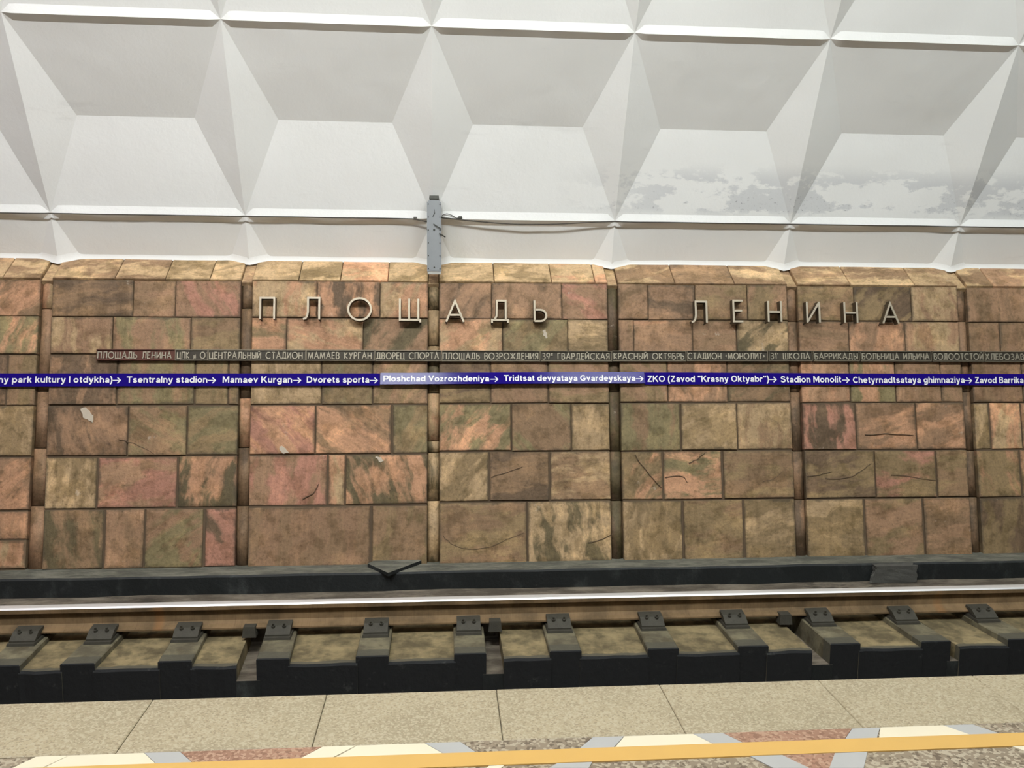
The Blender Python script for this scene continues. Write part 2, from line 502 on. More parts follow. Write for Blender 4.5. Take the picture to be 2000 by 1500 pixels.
# ------------------------------------------------------------------ leaning wall of banded stone blocks
XL, XR = -6.5, 7.5
bm = bmesh.new()
box(bm, XL, XR, -0.25, WLEN + 0.02, -0.14, -0.055)
wall = structure(obj('wall_track', bm, MORTAR, None, WM))
TONE = {'P': srgb(184, 140, 108), 'p': srgb(152, 120, 93), 'B': srgb(138, 111, 84), 'b': srgb(108, 88, 68), 'O': srgb(139, 117, 85),
        'o': srgb(100, 88, 63), 'G': srgb(130, 117, 84), 'T': srgb(174, 147, 112), 'R': srgb(168, 121, 101)}
def stone_mesh(name, corners, t, back, spec, n_edge=0.028, curve=0.0, rim=0.0, gain=1.1):
    """corners: lower left, lower right, upper right, upper left in the wall frame; t = face, back = rear"""
    cx = sum(c[0] for c in corners) / 4
    cy = sum(c[1] for c in corners) / 4
    C = [Vector((c[0] - cx, c[1] - cy)) for c in corners]
    def ring(ins, z):
        out = []
        for i in range(4):
            sx = 1 if C[i].x < 0 else -1
            sy = 1 if C[i].y < 0 else -1
            out.append(Vector((C[i].x + sx * ins, C[i].y + sy * ins, z)))
        return out
    w = min((C[1] - C[0]).length, (C[3] - C[0]).length)
    ins = min(n_edge, w * 0.3)
    rings = [ring(0, back), ring(0, t - 0.004), ring(0.004, t), ring(ins, t + curve)]
    verts = [tuple(v) for r in rings for v in r]
    faces = []
    for a in range(3):
        for i in range(4):
            j = (i + 1) % 4
            faces.append((a * 4 + i, a * 4 + j, a * 4 + 4 + j, a * 4 + 4 + i))
    faces.append((12, 13, 14, 15))
    me = bpy.data.meshes.new(name)
    me.from_pydata(verts, [], faces)
    a, b, ang = spec
    jit = lambda c: tuple(x * random.uniform(0.88, 1.14) for x in (c,))[0]
    ka, kb = random.uniform(0.88, 1.12) * gain, random.uniform(0.9, 1.12) * gain
    ca, cb = [x * ka for x in TONE[a]], [x * kb for x in TONE[b]]
    sd = random.uniform(0, 60)
    for nm_, ty_ in (('col_a', 'FLOAT_COLOR'), ('col_b', 'FLOAT_COLOR'), ('edge', 'FLOAT'), ('ang', 'FLOAT'), ('seed', 'FLOAT')):
        me.attributes.new(nm_, ty_, 'POINT')
    A, B, E_, G, D = [me.attributes[q] for q in ('col_a', 'col_b', 'edge', 'ang', 'seed')]
    for i in range(16):
        A.data[i].color = (*ca, 1)
        B.data[i].color = (*cb, 1)
        E_.data[i].value = (rim, rim, rim + 0.12, 1)[i // 4]
        G.data[i].value = -math.radians(ang)
        D.data[i].value = sd
    return me, cx, cy
def stone(name, corners, t, back, spec, parent, frame, mt, **kw):
    me, cx, cy = stone_mesh(name, corners, t, back, spec, **kw)
    o = obj(name, me, mt)
    o.parent = parent
    o.matrix_parent_inverse = Matrix.Identity(4)
    M_ = frame @ Matrix.Translation((cx, cy, 0))
    o.matrix_basis = parent.matrix_basis.inverted() @ M_
    return o

# pilaster channels: (left px, right px) at y 560 and at y 1100
PIL = [((79, 103), (49, 82)), ((470.5, 493.5), (458, 483.5)), ((835.7, 857.8), (834, 858.6)),
       ((1185.8, 1207), (1195, 1219)), ((1536, 1557.5), (1556.5, 1580.4)), ((1868, 1888), (1900.5, 1922))]
def pil_edge(i, side):
    (a, b) = PIL[i][0][side], PIL[i][1][side]
    xa, sa = on_wall(a, 560)
    xb, sb = on_wall(b, 1098)
    return lambda s: xa + (xb - xa) * (s - sa) / (sb - sa)
EDGES = [(lambda s: -3.9, pil_edge(0, 0))] + [(pil_edge(i, 1), pil_edge(i + 1, 0)) for i in range(5)] + [(pil_edge(5, 1), lambda s: 6.0)]
BAYX = [40, 290, 660, 1020, 1375, 1715, 1960]
JY = [[545, 547, 549, 551, 555, 559, 562], [617, 619, 621, 623.5, 625, 628, 629.5], [692, 692, 693, 694, 694, 695, 696],
      [792, 791, 790, 788, 786, 786, 786], [892, 891, 887, 881.5, 880, 879, 878], [997, 993, 988, 979, 976, 973, 972],
      [1113, 1111, 1107, 1101, 1095, 1090, 1086]]
VJ = [  # vertical joints (px) for each row, for each bay
    [[], [260, 342.7], [619, 742], [960, 1097.4], [1265.8, 1357.6, 1459.5], [1668.7, 1780], []],
    [[], [219.7, 372.3], [559.6, 709], [981.7, 1109], [1237.7, 1353, 1438.7], [1658.7, 1768], [1953.7]],
    [[13], [228.8, 380.5, 446], [627.7, 728], [958, 1071], [1304, 1420.5], [1660, 1748.7, 1837.5], [1996]],
    [[], [249.6, 365.3], [616, 765.5], [999, 1115.6], [1329.5, 1440], [1672.5, 1790], [1934, 1996]],
    [[], [190, 346], [639.4, 674.5], [955.7, 1074], [1295.7, 1411.4], [1709.5, 1829.5], [1995]],
    [[], [202.8, 282, 398], [724.7], [1030], [1334.7, 1453], [1691, 1805], []]]
SPEC = [
    ['PB45', 'Bb10 Bp0 pR120', 'PT80 Pb90 TP60', 'pb50 pB60 pR-25', 'pB30 pb0 OB0 Op70', 'OB0 Ob40 Tp90', 'pB90'],
    ['GP70', 'pT100 pG90 OB10', 'PO0 PT-20 po45', 'TP30 OG45 TO0', 'pB90 pP0 Bp0 To45', 'pB0 pP90 pT90', 'pB90 Bp90'],
    ['bp90 OB90', 'bp90 GB90 OG90 OB90', 'TO90 OG60 Op60', 'Ob0 Bp120 Op0', 'Op120 pP90 Bo20', 'pP90 PG90 pB90 pB90', 'pB90 pB90'],
    ['OT90', 'pb110 BG-30 GO20', 'PR-40 BP-40 GO70', 'PG45 BG-45 TO90', 'GB90 OT20 TB90', 'bR100 pP5 pP20', 'OT90 PT90 PT90'],
    ['pP45', 'TO90 Rp5 Po80', 'pR90 PT90 Po100', 'TO60 Bb10 BT5', 'OP60 PG5 BO0', 'Ob10 OR-5 BO0', 'OP105 OP100'],
    ['Pp90', 'oB100 pB90 pG45 Rb-50', 'pB90 OB80', 'BO0 To90', 'OT90 OB5 OT5', 'OT0 pO5 pB10', 'Ob90']]
for r in range(6):
    gap_v = (0.0028, 0.0028, 0.005, 0.007, 0.009, 0.011)[r]
    gap_h = (0.0035, 0.003, 0.005, 0.0065, 0.0075, 0.0075)[r]
    for b in range(7):
        s_top = on_wall(BAYX[b], JY[r][b])[1]
        s_bot = on_wall(BAYX[b], JY[r + 1][b])[1]
        sm = (s_top + s_bot) / 2
        ym = (JY[r][b] + JY[r + 1][b]) / 2
        cuts = [EDGES[b][0]] + [(lambda s, x=on_wall(px, ym)[0]: x) for px in VJ[r][b]] + [EDGES[b][1]]
        specs = SPEC[r][b].split()
        for i in range(len(cuts) - 1):
            gl = 0 if i == 0 else gap_v * random.uniform(0.5, 1.2)
            gr = 0 if i == len(cuts) - 2 else gap_v * random.uniform(0.5, 1.2)
            j = lambda k=0.003: random.uniform(-k, k)
            a, c = s_bot + gap_h, s_top - gap_h
            x_a, x_b = cuts[i], cuts[i + 1]
            cor = [(x_a(a) + gl, a + j()), (x_b(a) - gr, a + j()), (x_b(c) - gr, c + j()), (x_a(c) + gl, c + j())]
            sp = specs[min(i, len(specs) - 1)]
            sp = (sp[0], sp[1], float(sp[2:]) + random.uniform(-8, 8))
            if r == 5 and b == 0:      # two low blocks one above the other
                mid = on_wall(25, 1054.7)[1]
                stone('stone', [cor[0], cor[1], (x_b(mid), mid - 0.006), (x_a(mid), mid - 0.006)], 0.0, -0.06, ('P', 'T', 88), wall, WM, STONE)
                cor[0], cor[1] = (x_a(mid), mid + 0.006), (x_b(mid), mid + 0.006)
            stone('stone', cor, random.uniform(-0.004, 0.004), -0.06, sp, wall, WM, STONE, curve=random.uniform(0.0, 0.003), rim=0.2, gain=1.05, n_edge=0.026)
for b in range(7):
    lo, hi = -0.05, WLEN - 0.005
    bm = bmesh.new()
    q4 = [(EDGES[b][0](lo) + .004, lo), (EDGES[b][1](lo) - .004, lo), (EDGES[b][1](hi) - .004, hi), (EDGES[b][0](hi) + .004, hi)]
    prism(bm, q4, -0.058, -0.011)
    o = obj('mortar_bed', bm, MORTAR)
    o.parent = wall
# rounded pilaster stones standing back in their channels
PJ = [[601.8, 764, 875, 988], [601, 777, 874, 988], [604, 674.6, 767, 861, 884, 978], [690, 765, 881, 978], [627, 765, 881, 976], [627, 765, 880, 971]]
PSPEC = ['pB90', 'bB90', 'To90', 'ob90', 'bp90', 'bp90']
for i in range(6):
    e0, e1 = pil_edge(i, 0), pil_edge(i, 1)
    px = (PIL[i][0][0] + PIL[i][0][1]) / 2
    ys = [552 + i] + PJ[i] + [JY[6][i] + 2]
    for k in range(len(ys) - 1):
        s1, s0 = on_wall(px, ys[k])[1] - 0.003, on_wall(px, ys[k + 1])[1] + 0.003
        sp = PSPEC[i]
        if (i, k) in ((1, 2), (2, 3), (0, 0)):
            sp = 'TP90'
        nseg = 7
        verts, faces, ed = [], [], []
        for s in (s0, s1):
            for q in range(nseg + 1):
                u = q / nseg
                x = e0(s) + (e1(s) - e0(s)) * u
                verts.append((x, s, -0.042 + 0.022 * math.sin(math.pi * u) ** 0.7))
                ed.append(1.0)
        for q in range(nseg):
            faces.append((q, q + 1, nseg + 2 + q, nseg + 1 + q))
        xm, smid = (e0(s0) + e1(s0)) / 2, (s0 + s1) / 2
        nb = len(verts)
        for s in (s0, s1):                       # rear face, so that each piece is a solid
            verts += [(e0(s), s, -0.058), (e1(s), s, -0.058)]
            ed += [0, 0]
        faces += [(nb + 1, nb, nb + 2, nb + 3), (nb, nb + 1) + tuple(range(nseg, -1, -1)), (nb + 3, nb + 2) + tuple(range(nseg + 1, 2 * nseg + 2)),
                  (nb, 0, nseg + 1, nb + 2), (nb + 1, nb + 3, 2 * nseg + 1, nseg)]
        me = bpy.data.meshes.new('pilaster_stone')
        me.from_pydata([(v[0] - xm, v[1] - smid, v[2]) for v in verts], [], faces)
        kk = random.uniform(0.85, 1.0)
        for nm, c in (('col_a', sp[0]), ('col_b', sp[1])):
            at_ = me.attributes.new(nm, 'FLOAT_COLOR', 'POINT')
            for d in at_.data:
                d.color = (*[x * kk for x in TONE[c]], 1)
        at_ = me.attributes.new('edge', 'FLOAT', 'POINT')
        for d, v in zip(at_.data, ed):
            d.value = v
        sd = random.uniform(0, 60)
        for nm, v in (('ang', -math.pi / 2), ('seed', sd)):
            at_ = me.attributes.new(nm, 'FLOAT', 'POINT')
            for d in at_.data:
                d.value = v
        for p_ in me.polygons[:nseg]:
            p_.use_smooth = True
        o = obj('pilaster_stone', me, STONE)
        o.parent = wall
        o.matrix_parent_inverse = Matrix.Identity(4)
        o.matrix_basis = Matrix.Translation((xm, smid, 0))

# sloping cap course on the wall head
LA = math.radians(35)
LB = WP(0, WLEN + 0.004, 0.012)
LU = Vector((0, math.cos(LA), math.sin(LA)))
LN = Vector((0, -math.sin(LA), math.cos(LA)))
LM = Matrix(((1, 0, 0, 0), (0, LU.y, LN.y, LB.y), (0, LU.z, LN.z, LB.z), (0, 0, 0, 1)))
def on_cap(px, py):
    return on_plane(px, py, LB, LN).x
CAPJ = [[2], [223, 322, 409.5], [583.5, 665, 757.7], [965, 1076.6, 1161], [1316, 1431], [1655, 1779], [1930]]
CAPS = [['TB0', 'TB0'], ['TB10', 'TB0', 'TO0', 'TO20'], ['TO5', 'TO20', 'PT10', 'TO30'], ['TO10', 'TO0', 'TP10', 'TP0'],
        ['BT20', 'Bb10', 'TB0'], ['TB0', 'TB10', 'TB0'], ['TB0', 'pT0']]
capwall = wall
for b in range(7):
    xl = EDGES[b][0](WLEN)
    xr = EDGES[b][1](WLEN)
    cuts = [xl] + [on_cap(px, 545) for px in CAPJ[b]] + [xr]
    for i in range(len(cuts) - 1):
        g = 0.0025
        cor = [(cuts[i] + (g if i else 0), 0), (cuts[i + 1] - (g if i < len(cuts) - 2 else 0), 0), (cuts[i + 1] - g, 0.5), (cuts[i] + g, 0.5)]
        sp = CAPS[b][min(i, len(CAPS[b]) - 1)]
        stone('cap_stone', cor, 0.0, -0.05, (sp[0], sp[1], float(sp[2:])), wall, LM, CAPST, n_edge=0.014, gain=1.38, rim=0.4)
for i in range(6):
    a, c = pil_edge(i, 0)(WLEN) + 0.003, pil_edge(i, 1)(WLEN) - 0.003
    stone('cap_stone', [(a, -0.006), (c, -0.006), (c, 0.5), (a, 0.5)], -0.022, -0.06, ('T', 'B', 0), wall, LM, CAPST, n_edge=0.01, gain=1.38)

# plaster fillet where the vault comes down on the cap course
from mathutils.bvhtree import BVHTree
trees = []
for o in ceiling.children:
    if min(v.co.z for v in o.data.vertices) < 1.5:
        trees.append(BVHTree.FromPolygons([v.co for v in o.data.vertices], [tuple(p.vertices) for p in o.data.polygons]))
bm = bmesh.new()
prev = None
for i in range(401):
    x = -4.2 + 9.9 * i / 400
    p0 = Vector((x, LB.y, LB.z)) + LN * 0.001
    best = None
    for t_ in trees:
        h_ = t_.ray_cast(p0, LU, 2.0)
        if h_[0] is not None and (best is None or h_[3] < best):
            best = h_[3]
    if best is None:
        prev = None
        continue
    hit = p0 + LU * best
    w_ = 0.035 + 0.006 * noise.noise(Vector((x * 3, 0, 0)))
    vd = Vector((0, -math.sin(TH_B - 0.1), math.cos(TH_B - 0.1)))
    a_, b_ = hit - LU * w_ * 0.75 - LN * 0.004, hit + vd * w_ * 1.3
    row = []
    for q in range(6):
        u = q / 5
        row.append(bm.verts.new((a_ * (1 - u) ** 2 + hit * 2 * u * (1 - u) * 0.55 + (a_ + b_) * 0.5 * 2 * u * (1 - u) * 0.45 + b_ * u ** 2)))
    if prev:
        for q in range(5):
            bm.faces.new((prev[q], row[q], row[q + 1], prev[q + 1])).smooth = True
    prev = row
obj('plaster_fillet', bm, PLASTER, ceiling)

# ------------------------------------------------------------------ kerb at the wall foot, track bed, trench
yk_top = on_z(1000, 1113, WB.z).y
zk_bot = on_y(1000, 1148, yk_top - 0.01).z
bm = bmesh.new()
n = 90
prof = [(WB.y + 0.06, WB.z + 0.004), (yk_top + 0.0, WB.z), (yk_top - 0.012, WB.z - 0.012), (yk_top - 0.015, zk_bot - 0.03)]
rows = []
for i in range(n + 1):
    x = XL + (XR - XL) * i / n
    w1 = noise.noise(Vector((x * 2.1, 0.3, 0))) * 0.010 + noise.noise(Vector((x * 9, 3, 0))) * 0.006
    w2 = noise.noise(Vector((x * 3.1, 7.3, 0))) * 0.012
    rows.append([bm.verts.new((x, y + (w1 if k == 1 else w1 * 0.7 if k == 2 else w2 if k == 3 else 0), z + (w2 * 0.4 if k in (1, 2) else 0))) for k, (y, z) in enumerate(prof)])
for a, b in zip(rows, rows[1:]):
    for k in range(3):
        bm.faces.new((a[k], b[k], b[k + 1], a[k + 1])).material_index = 0 if k == 0 else 1
kerb = structure(obj('trim_1', bm, [KERBTOP, BLACKP]), 'black painted concrete kerb with dusty grey top at the wall foot')

Y_R = 5.52                                   # rail centre line
Z_SL = -0.700                                # top of the sleepers
Z_IN = -0.742                                # top of the concrete between them
Y_FR = on_z(735, 1281, Z_SL).y               # trench side of the sleepers
Y_FI = on_z(830, 1292, Z_IN).y
Z_TR = -1.35
SL_F = [(-37, 40, 1302), (112, 190, 1296), (303, 377, 1293), (494, 573, 1285), (692.5, 761, 1281), (884.5, 952, 1273), (1072, 1138, 1271),
        (1261, 1329, 1265), (1435, 1505.5, 1260), (1609.5, 1685, 1253), (1794, 1860, 1251), (1962, 2030, 1247)]
SL_C = [(45, 1250), (200, 1243), (365, 1238), (545, 1230), (735, 1228), (915, 1222), (1090, 1218), (1270, 1213), (1430, 1210), (1600, 1210), (1760, 1205), (1920, 1205)]
SLX = []
for (a, b, y), (cx_, cy_) in zip(SL_F, SL_C):
    xf = on_z((a + b) / 2, y, Z_SL).x
    xc = on_z(cx_, cy_, Z_SL + 0.02).x
    SLX.append((xf, xc))
print('SLX', [(round(a, 2), round(b, 2)) for a, b in SLX], 'YFR', Y_FR, Y_FI, 'kerb', yk_top, zk_bot)
SLX = [(SLX[0][0] - 0.595, SLX[0][1] - 0.595)] + SLX + [(SLX[-1][0] + 0.595, SLX[-1][1] + 0.595)]

# bed under everything + strip between kerb and rail
bm = bmesh.new()
box(bm, XL, XR, Y_FI + 0.012, 6.35, -1.6, Z_IN - 0.10)
bed = structure(obj('track_bed', bm, GUNK), 'concrete track bed below the rail')
bm = bmesh.new()
for i in range(60):
    x0_, x1_ = XL + (XR - XL) * i / 60, XL + (XR - XL) * (i + 1) / 60
    hh = [zk_bot + noise.noise(Vector((x * 2.3, 1.7, 0))) * 0.008 for x in (x0_, x1_)]
    v = [bm.verts.new(p) for p in ((x0_, yk_top + 0.02, hh[0]), (x1_, yk_top + 0.02, hh[1]), (x1_, Y_R + 0.13, hh[1] - 0.02), (x0_, Y_R + 0.13, hh[0] - 0.02),
                                   (x0_, Y_R + 0.13, Z_IN - 0.11), (x1_, Y_R + 0.13, Z_IN - 0.11))]
    bm.faces.new((v[0], v[3], v[2], v[1]))
    bm.faces.new((v[3], v[4], v[5], v[2]))
bmesh.ops.remove_doubles(bm, verts=bm.verts, dist=1e-5)
obj('concrete_shoulder', bm, BEDC, bed)
PAINT = mat_painted('painted_infill_concrete', srgb(94, 84, 62), srgb(148, 132, 98), Y_FI + 0.04, 0)
PAINTS = mat_painted('painted_sleeper_concrete', srgb(86, 80, 65), srgb(124, 117, 94), Y_FR + 0.09, 0)
# concrete infill between sleepers, with drain slots beside every third sleeper
SW = 0.10                                                       # half sleeper width
for i in range(len(SLX) - 1):
    l, r_ = SLX[i], SLX[i + 1]
    xl_f, xr_f = l[0] + SW * 0.9, r_[0] - SW * 0.9
    xl_b, xr_b = l[1] + SW * 0.9, r_[1] - SW * 0.9
    sgap = {3: 0.13, 6: -0.12, 9: 0.13, 11: -0.07}.get(i, 0)
    if i == 0:
        xl_f -= 2.5; xl_b -= 2.5
    if i == len(SLX) - 2:
        xr_f += 2.5; xr_b += 2.5
    if sgap > 0:
        xr_f -= sgap; xr_b -= sgap
    elif sgap < 0:
        xl_f -= sgap; xl_b -= sgap
    bm = bmesh.new()
    nn = 8
    yb = Y_R + 0.10
    top = []
    for q in range(nn + 1):
        u = q / nn
        jz = noise.noise(Vector((i * 3.7 + u * 2, 0, 0))) * 0.006
        jy = noise.noise(Vector((i * 5.1 + u * 3, 4, 0))) * 0.012
        xf, xb = xl_f + (xr_f - xl_f) * u, xl_b + (xr_b - xl_b) * u
        top.append([bm.verts.new((xb, yb, Z_IN + 0.006)), bm.verts.new((xf, Y_FI + jy + 0.012, Z_IN + jz)), bm.verts.new((xf, Y_FI + jy, Z_IN + jz - 0.014)), bm.verts.new((xf, Y_FI - 0.01, Z_TR)), bm.verts.new((xb, yb, Z_TR))])
    for a, b in zip(top, top[1:]):
        for k in range(4):
            bm.faces.new((a[k], b[k], b[k + 1], a[k + 1]))
    bm.faces.new(top[0]); bm.faces.new(top[-1][::-1])
    obj('concrete_infill', bm, PAINT, bed)
    if sgap:                                # sloping floor of the drain slot
        xa_f, xa_b = (r_[0] - SW - sgap, r_[1] - SW - sgap) if sgap > 0 else (l[0] + SW, l[1] + SW)
        w = abs(sgap)
        bm = bmesh.new()
        z1 = Z_IN - 0.095
        vs = [(xa_b - 0.02, yb, z1 - 0.02), (xa_b + w + 0.02, yb, z1 - 0.02), (xa_f + w + 0.02, Y_FI + 0.004, z1), (xa_f - 0.02, Y_FI + 0.004, z1),
              (xa_f + w + 0.02, Y_FI + 0.004, Z_TR), (xa_f - 0.02, Y_FI + 0.004, Z_TR)]
        v = [bm.verts.new(p) for p in vs]
        bm.faces.new((v[0], v[1], v[2], v[3])); bm.faces.new((v[3], v[2], v[4], v[5])).material_index = 1
        obj('drain_slot_floor', bm, [BEDC, BLACKP], bed)
bm = bmesh.new()
box(bm, XL, XR, 2.9, Y_FI + 0.2, Z_TR - 0.2, Z_TR + 0.02)
obj('trench_floor', bm, BEDC, bed)

# ------------------------------------------------------------------ platform
Y_E, Y_T = 3.1566, 2.781
def lineY(pts):
    return sum(on_z(x, y, 0).y for x, y in pts) / len(pts)
Y_Y1 = lineY([(400, 1491), (1000, 1466), (1999, 1430)])
Y_Y0 = lineY([(900, 1499), (1300, 1483), (1999, 1455)])
print('yellow', Y_Y1, Y_Y0, lineY([(0, 1374), (1000, 1347), (2000, 1316)]), lineY([(180, 1476), (1330, 1432), (2000, 1410)]))
bm = bmesh.new()
box(bm, XL - 3, XR + 3, -6.1, Y_E - 0.03, -1.5, -0.03)
floor = structure(obj('floor', bm, TERB))
# edge slabs
seam = [on_z(x, y, 0).x for x, y in ((261, 1420), (620, 1420), (979, 1420), (1333, 1420), (1686, 1420))]
W = (seam[-1] - seam[0]) / 4
xs = [seam[0] - W * k for k in (6, 5, 4, 3, 2, 1)] + seam + [seam[-1] + W * k for k in (1, 2, 3, 4)]
for a, b in zip(xs, xs[1:]):
    bm = bmesh.new()
    box(bm, a + 0.0012, b - 0.0012, Y_T + 0.001, Y_E, -0.12, random.uniform(-0.0008, 0.0008))
    bmesh.ops.bevel(bm, geom=[e for e in bm.edges if e.calc_length() > 0.3 and abs(e.verts[0].co.z) < 0.01 and abs(e.verts[1].co.z) < 0.01], offset=0.003, segments=1, affect='EDGES')
    obj('slab', bm, SLABM, floor)
# inlaid tiles: parallelograms given by their px corners
def pz(x, y):
    p = on_z(x, y, 0)
    return (p.x, p.y)
TIL = [
    (CREAM, [(70, 1477), (134.7, 1476), (84, 1500), (21, 1500)]), (CREAM, [(134.7, 1476), (281.8, 1471.5), (304.5, 1493.5), (86, 1499)]),
    (GREYT, [(281.8, 1471.5), (351.8, 1470), (376, 1492.5), (304.5, 1493.5)]), (TERR, [(351.8, 1470), (628, 1458.5), (586, 1483), (376, 1492.5)]),
    (CREAM, [(630, 1457.5), (696.5, 1455), (651, 1481), (586, 1483)]), (CREAM, [(697, 1455), (830, 1450), (865, 1471), (655, 1480)]),
    (GREYT, [(830, 1450), (900, 1448), (930, 1470), (865, 1471)]), (TERB, [(900, 1448), (1157, 1438), (1131, 1463), (930, 1470)]),
    (GREYT, [(1157.5, 1438), (1219, 1436), (1199.5, 1458), (1131, 1463)]), (CREAM, [(1219, 1436), (1354, 1432), (1393, 1450.5), (1201, 1458)]),
    (GREYT, [(1354, 1432), (1412, 1429.5), (1452, 1450), (1393, 1451.5)]), (TERR, [(1412, 1429.5), (1664, 1422), (1650, 1443.5), (1452, 1450)]),
    (GREYT, [(1664, 1422), (1719, 1420), (1713, 1442), (1650, 1443.5)]), (CREAM, [(1719, 1420), (1842.5, 1415.5), (1895, 1433), (1716.5, 1442)]),
    (GREYT, [(1842.5, 1415.5), (1900, 1412.7), (1954, 1430), (1895, 1433.7)]), (TERB, [(1900, 1412.7), (2150, 1404), (2150, 1424), (1954, 1430)])]
for mt, q in TIL:
    w = []
    for k, (x, y) in enumerate(q):
        X_, _ = pz(x, y)
        w.append([X_, Y_T - 0.0015 if k < 2 else Y_Y1 + 0.0015])
    # place each corner on the course lines; shift X along the ray to the line's depth
    for k, (x, y) in enumerate(q):
        d = ray(x, y)
        t_ = (w[k][1]) / d.y
        w[k][0] = d.x * t_
    w[0][0] += 0.001; w[3][0] += 0.001; w[1][0] -= 0.001; w[2][0] -= 0.001
    bm = bmesh.new()
    prism(bm, [tuple(p) for p in w], -0.04, random.uniform(-0.0004, 0.0004))
    obj('tile', bm, mt, floor)
# yellow safety line
bm = bmesh.new()
box(bm, XL, XR, Y_Y0, Y_Y1, -0.03, 0.0015)
obj('yellow_line', bm, YELLOW, floor)
TIL2 = [(GREYT, [(1089, 1494), (1157.5, 1492), (1150, 1500), (1072, 1500)], 0.06), (GREYT, [(1468, 1480), (1531, 1479), (1580, 1500), (1510, 1500)], 0.1),
        (TERR, [(1531, 1479), (1634, 1475), (1620, 1500), (1580, 1500)], 0.1), (GREYT, [(1634, 1475), (1697, 1471.5), (1687, 1500), (1620, 1500)], 0.1),
        (CREAM, [(955, 1498.5), (985, 1498), (975, 1504), (945, 1505)], 0.05), (CREAM, [(1977, 1457.5), (2040, 1455), (2070, 1463), (2000, 1466)], 0.06)]
for mt, q, dy in TIL2:
    yb_ = Y_Y0 - 0.0015
    yf_ = min(yb_ - dy, yb_ - 0.02)
    w = []
    for k, (x, y) in enumerate(q):
        p = on_z(x, y, 0)
        w.append((p.x, yb_ if k < 2 else p.y))
    bm = bmesh.new()
    prism(bm, w, -0.04, 0.0005)
    obj('tile', bm, mt, floor)
bm = bmesh.new()
box(bm, XL, XR, -6.1, Y_T - 0.002, -0.035, -0.003)
obj('terrazzo_field', bm, TERB, floor)
# platform front wall
bm = bmesh.new()
box(bm, XL, XR, Y_E - 0.14, Y_E - 0.06, -1.5, -0.11)
obj('platform_front', bm, BEDC, floor)

# the other side of the hall, behind the platform
bm = bmesh.new()
box(bm, XL - 3, XR + 3, -9.4, -9.25, -1.6, 1.7)
structure(obj('wall_back', bm, mat_plain('far_wall_stone', srgb(150, 118, 92), 0.7, var=0.25, scale=3)))
bm = bmesh.new()
box(bm, XL - 3, XR + 3, -9.4, -6.0, -1.6, -0.8)
structure(obj('track_bed_back', bm, BEDC))

# ================================================================== lamps along the station axis
LAMPS = [(-4.1, (1.0, 0.93, 0.99), 1.05), (-0.8, (0.95, 1.0, 0.97), 1.75), (2.6, (0.93, 0.98, 1.0), 0.9), (6.0, (0.92, 1.0, 1.0), 0.85)]
for i, (lx, colr, k) in enumerate(LAMPS):
    names = ['rose white', 'warm white', 'cool white', 'greenish white']
    lname = ('rose', 'warm', 'cool', 'pale')[i]
    th = thing(lname + '_pendant_lamp_offscreen', names[i] + ' pendant lamp box hung from the vault above the platform', 'lamp', Matrix.Translation((lx, 1.2, 6.3)), 'pendant lamps over the platform')
    bm = bmesh.new(); box(bm, -0.85, 0.85, -0.30, 0.30, 0.08, 0.16, taper=0.03); obj('housing', bm, GREYBOX, th)
    bm = bmesh.new(); box(bm, -0.8, 0.8, -0.27, 0.27, 0.08, -0.06, taper=0.02); obj(lname + '_diffuser_offscreen', bm, mat_lamp('lamp_glow', colr, k), th)
    for sx in (-0.6, 0.6):
        bm = bmesh.new(); cyl(bm, (sx, 0, 0.15), (0, 0, 1), 0.012, 0.98, 8); obj('rod', bm, DARKMET, th)

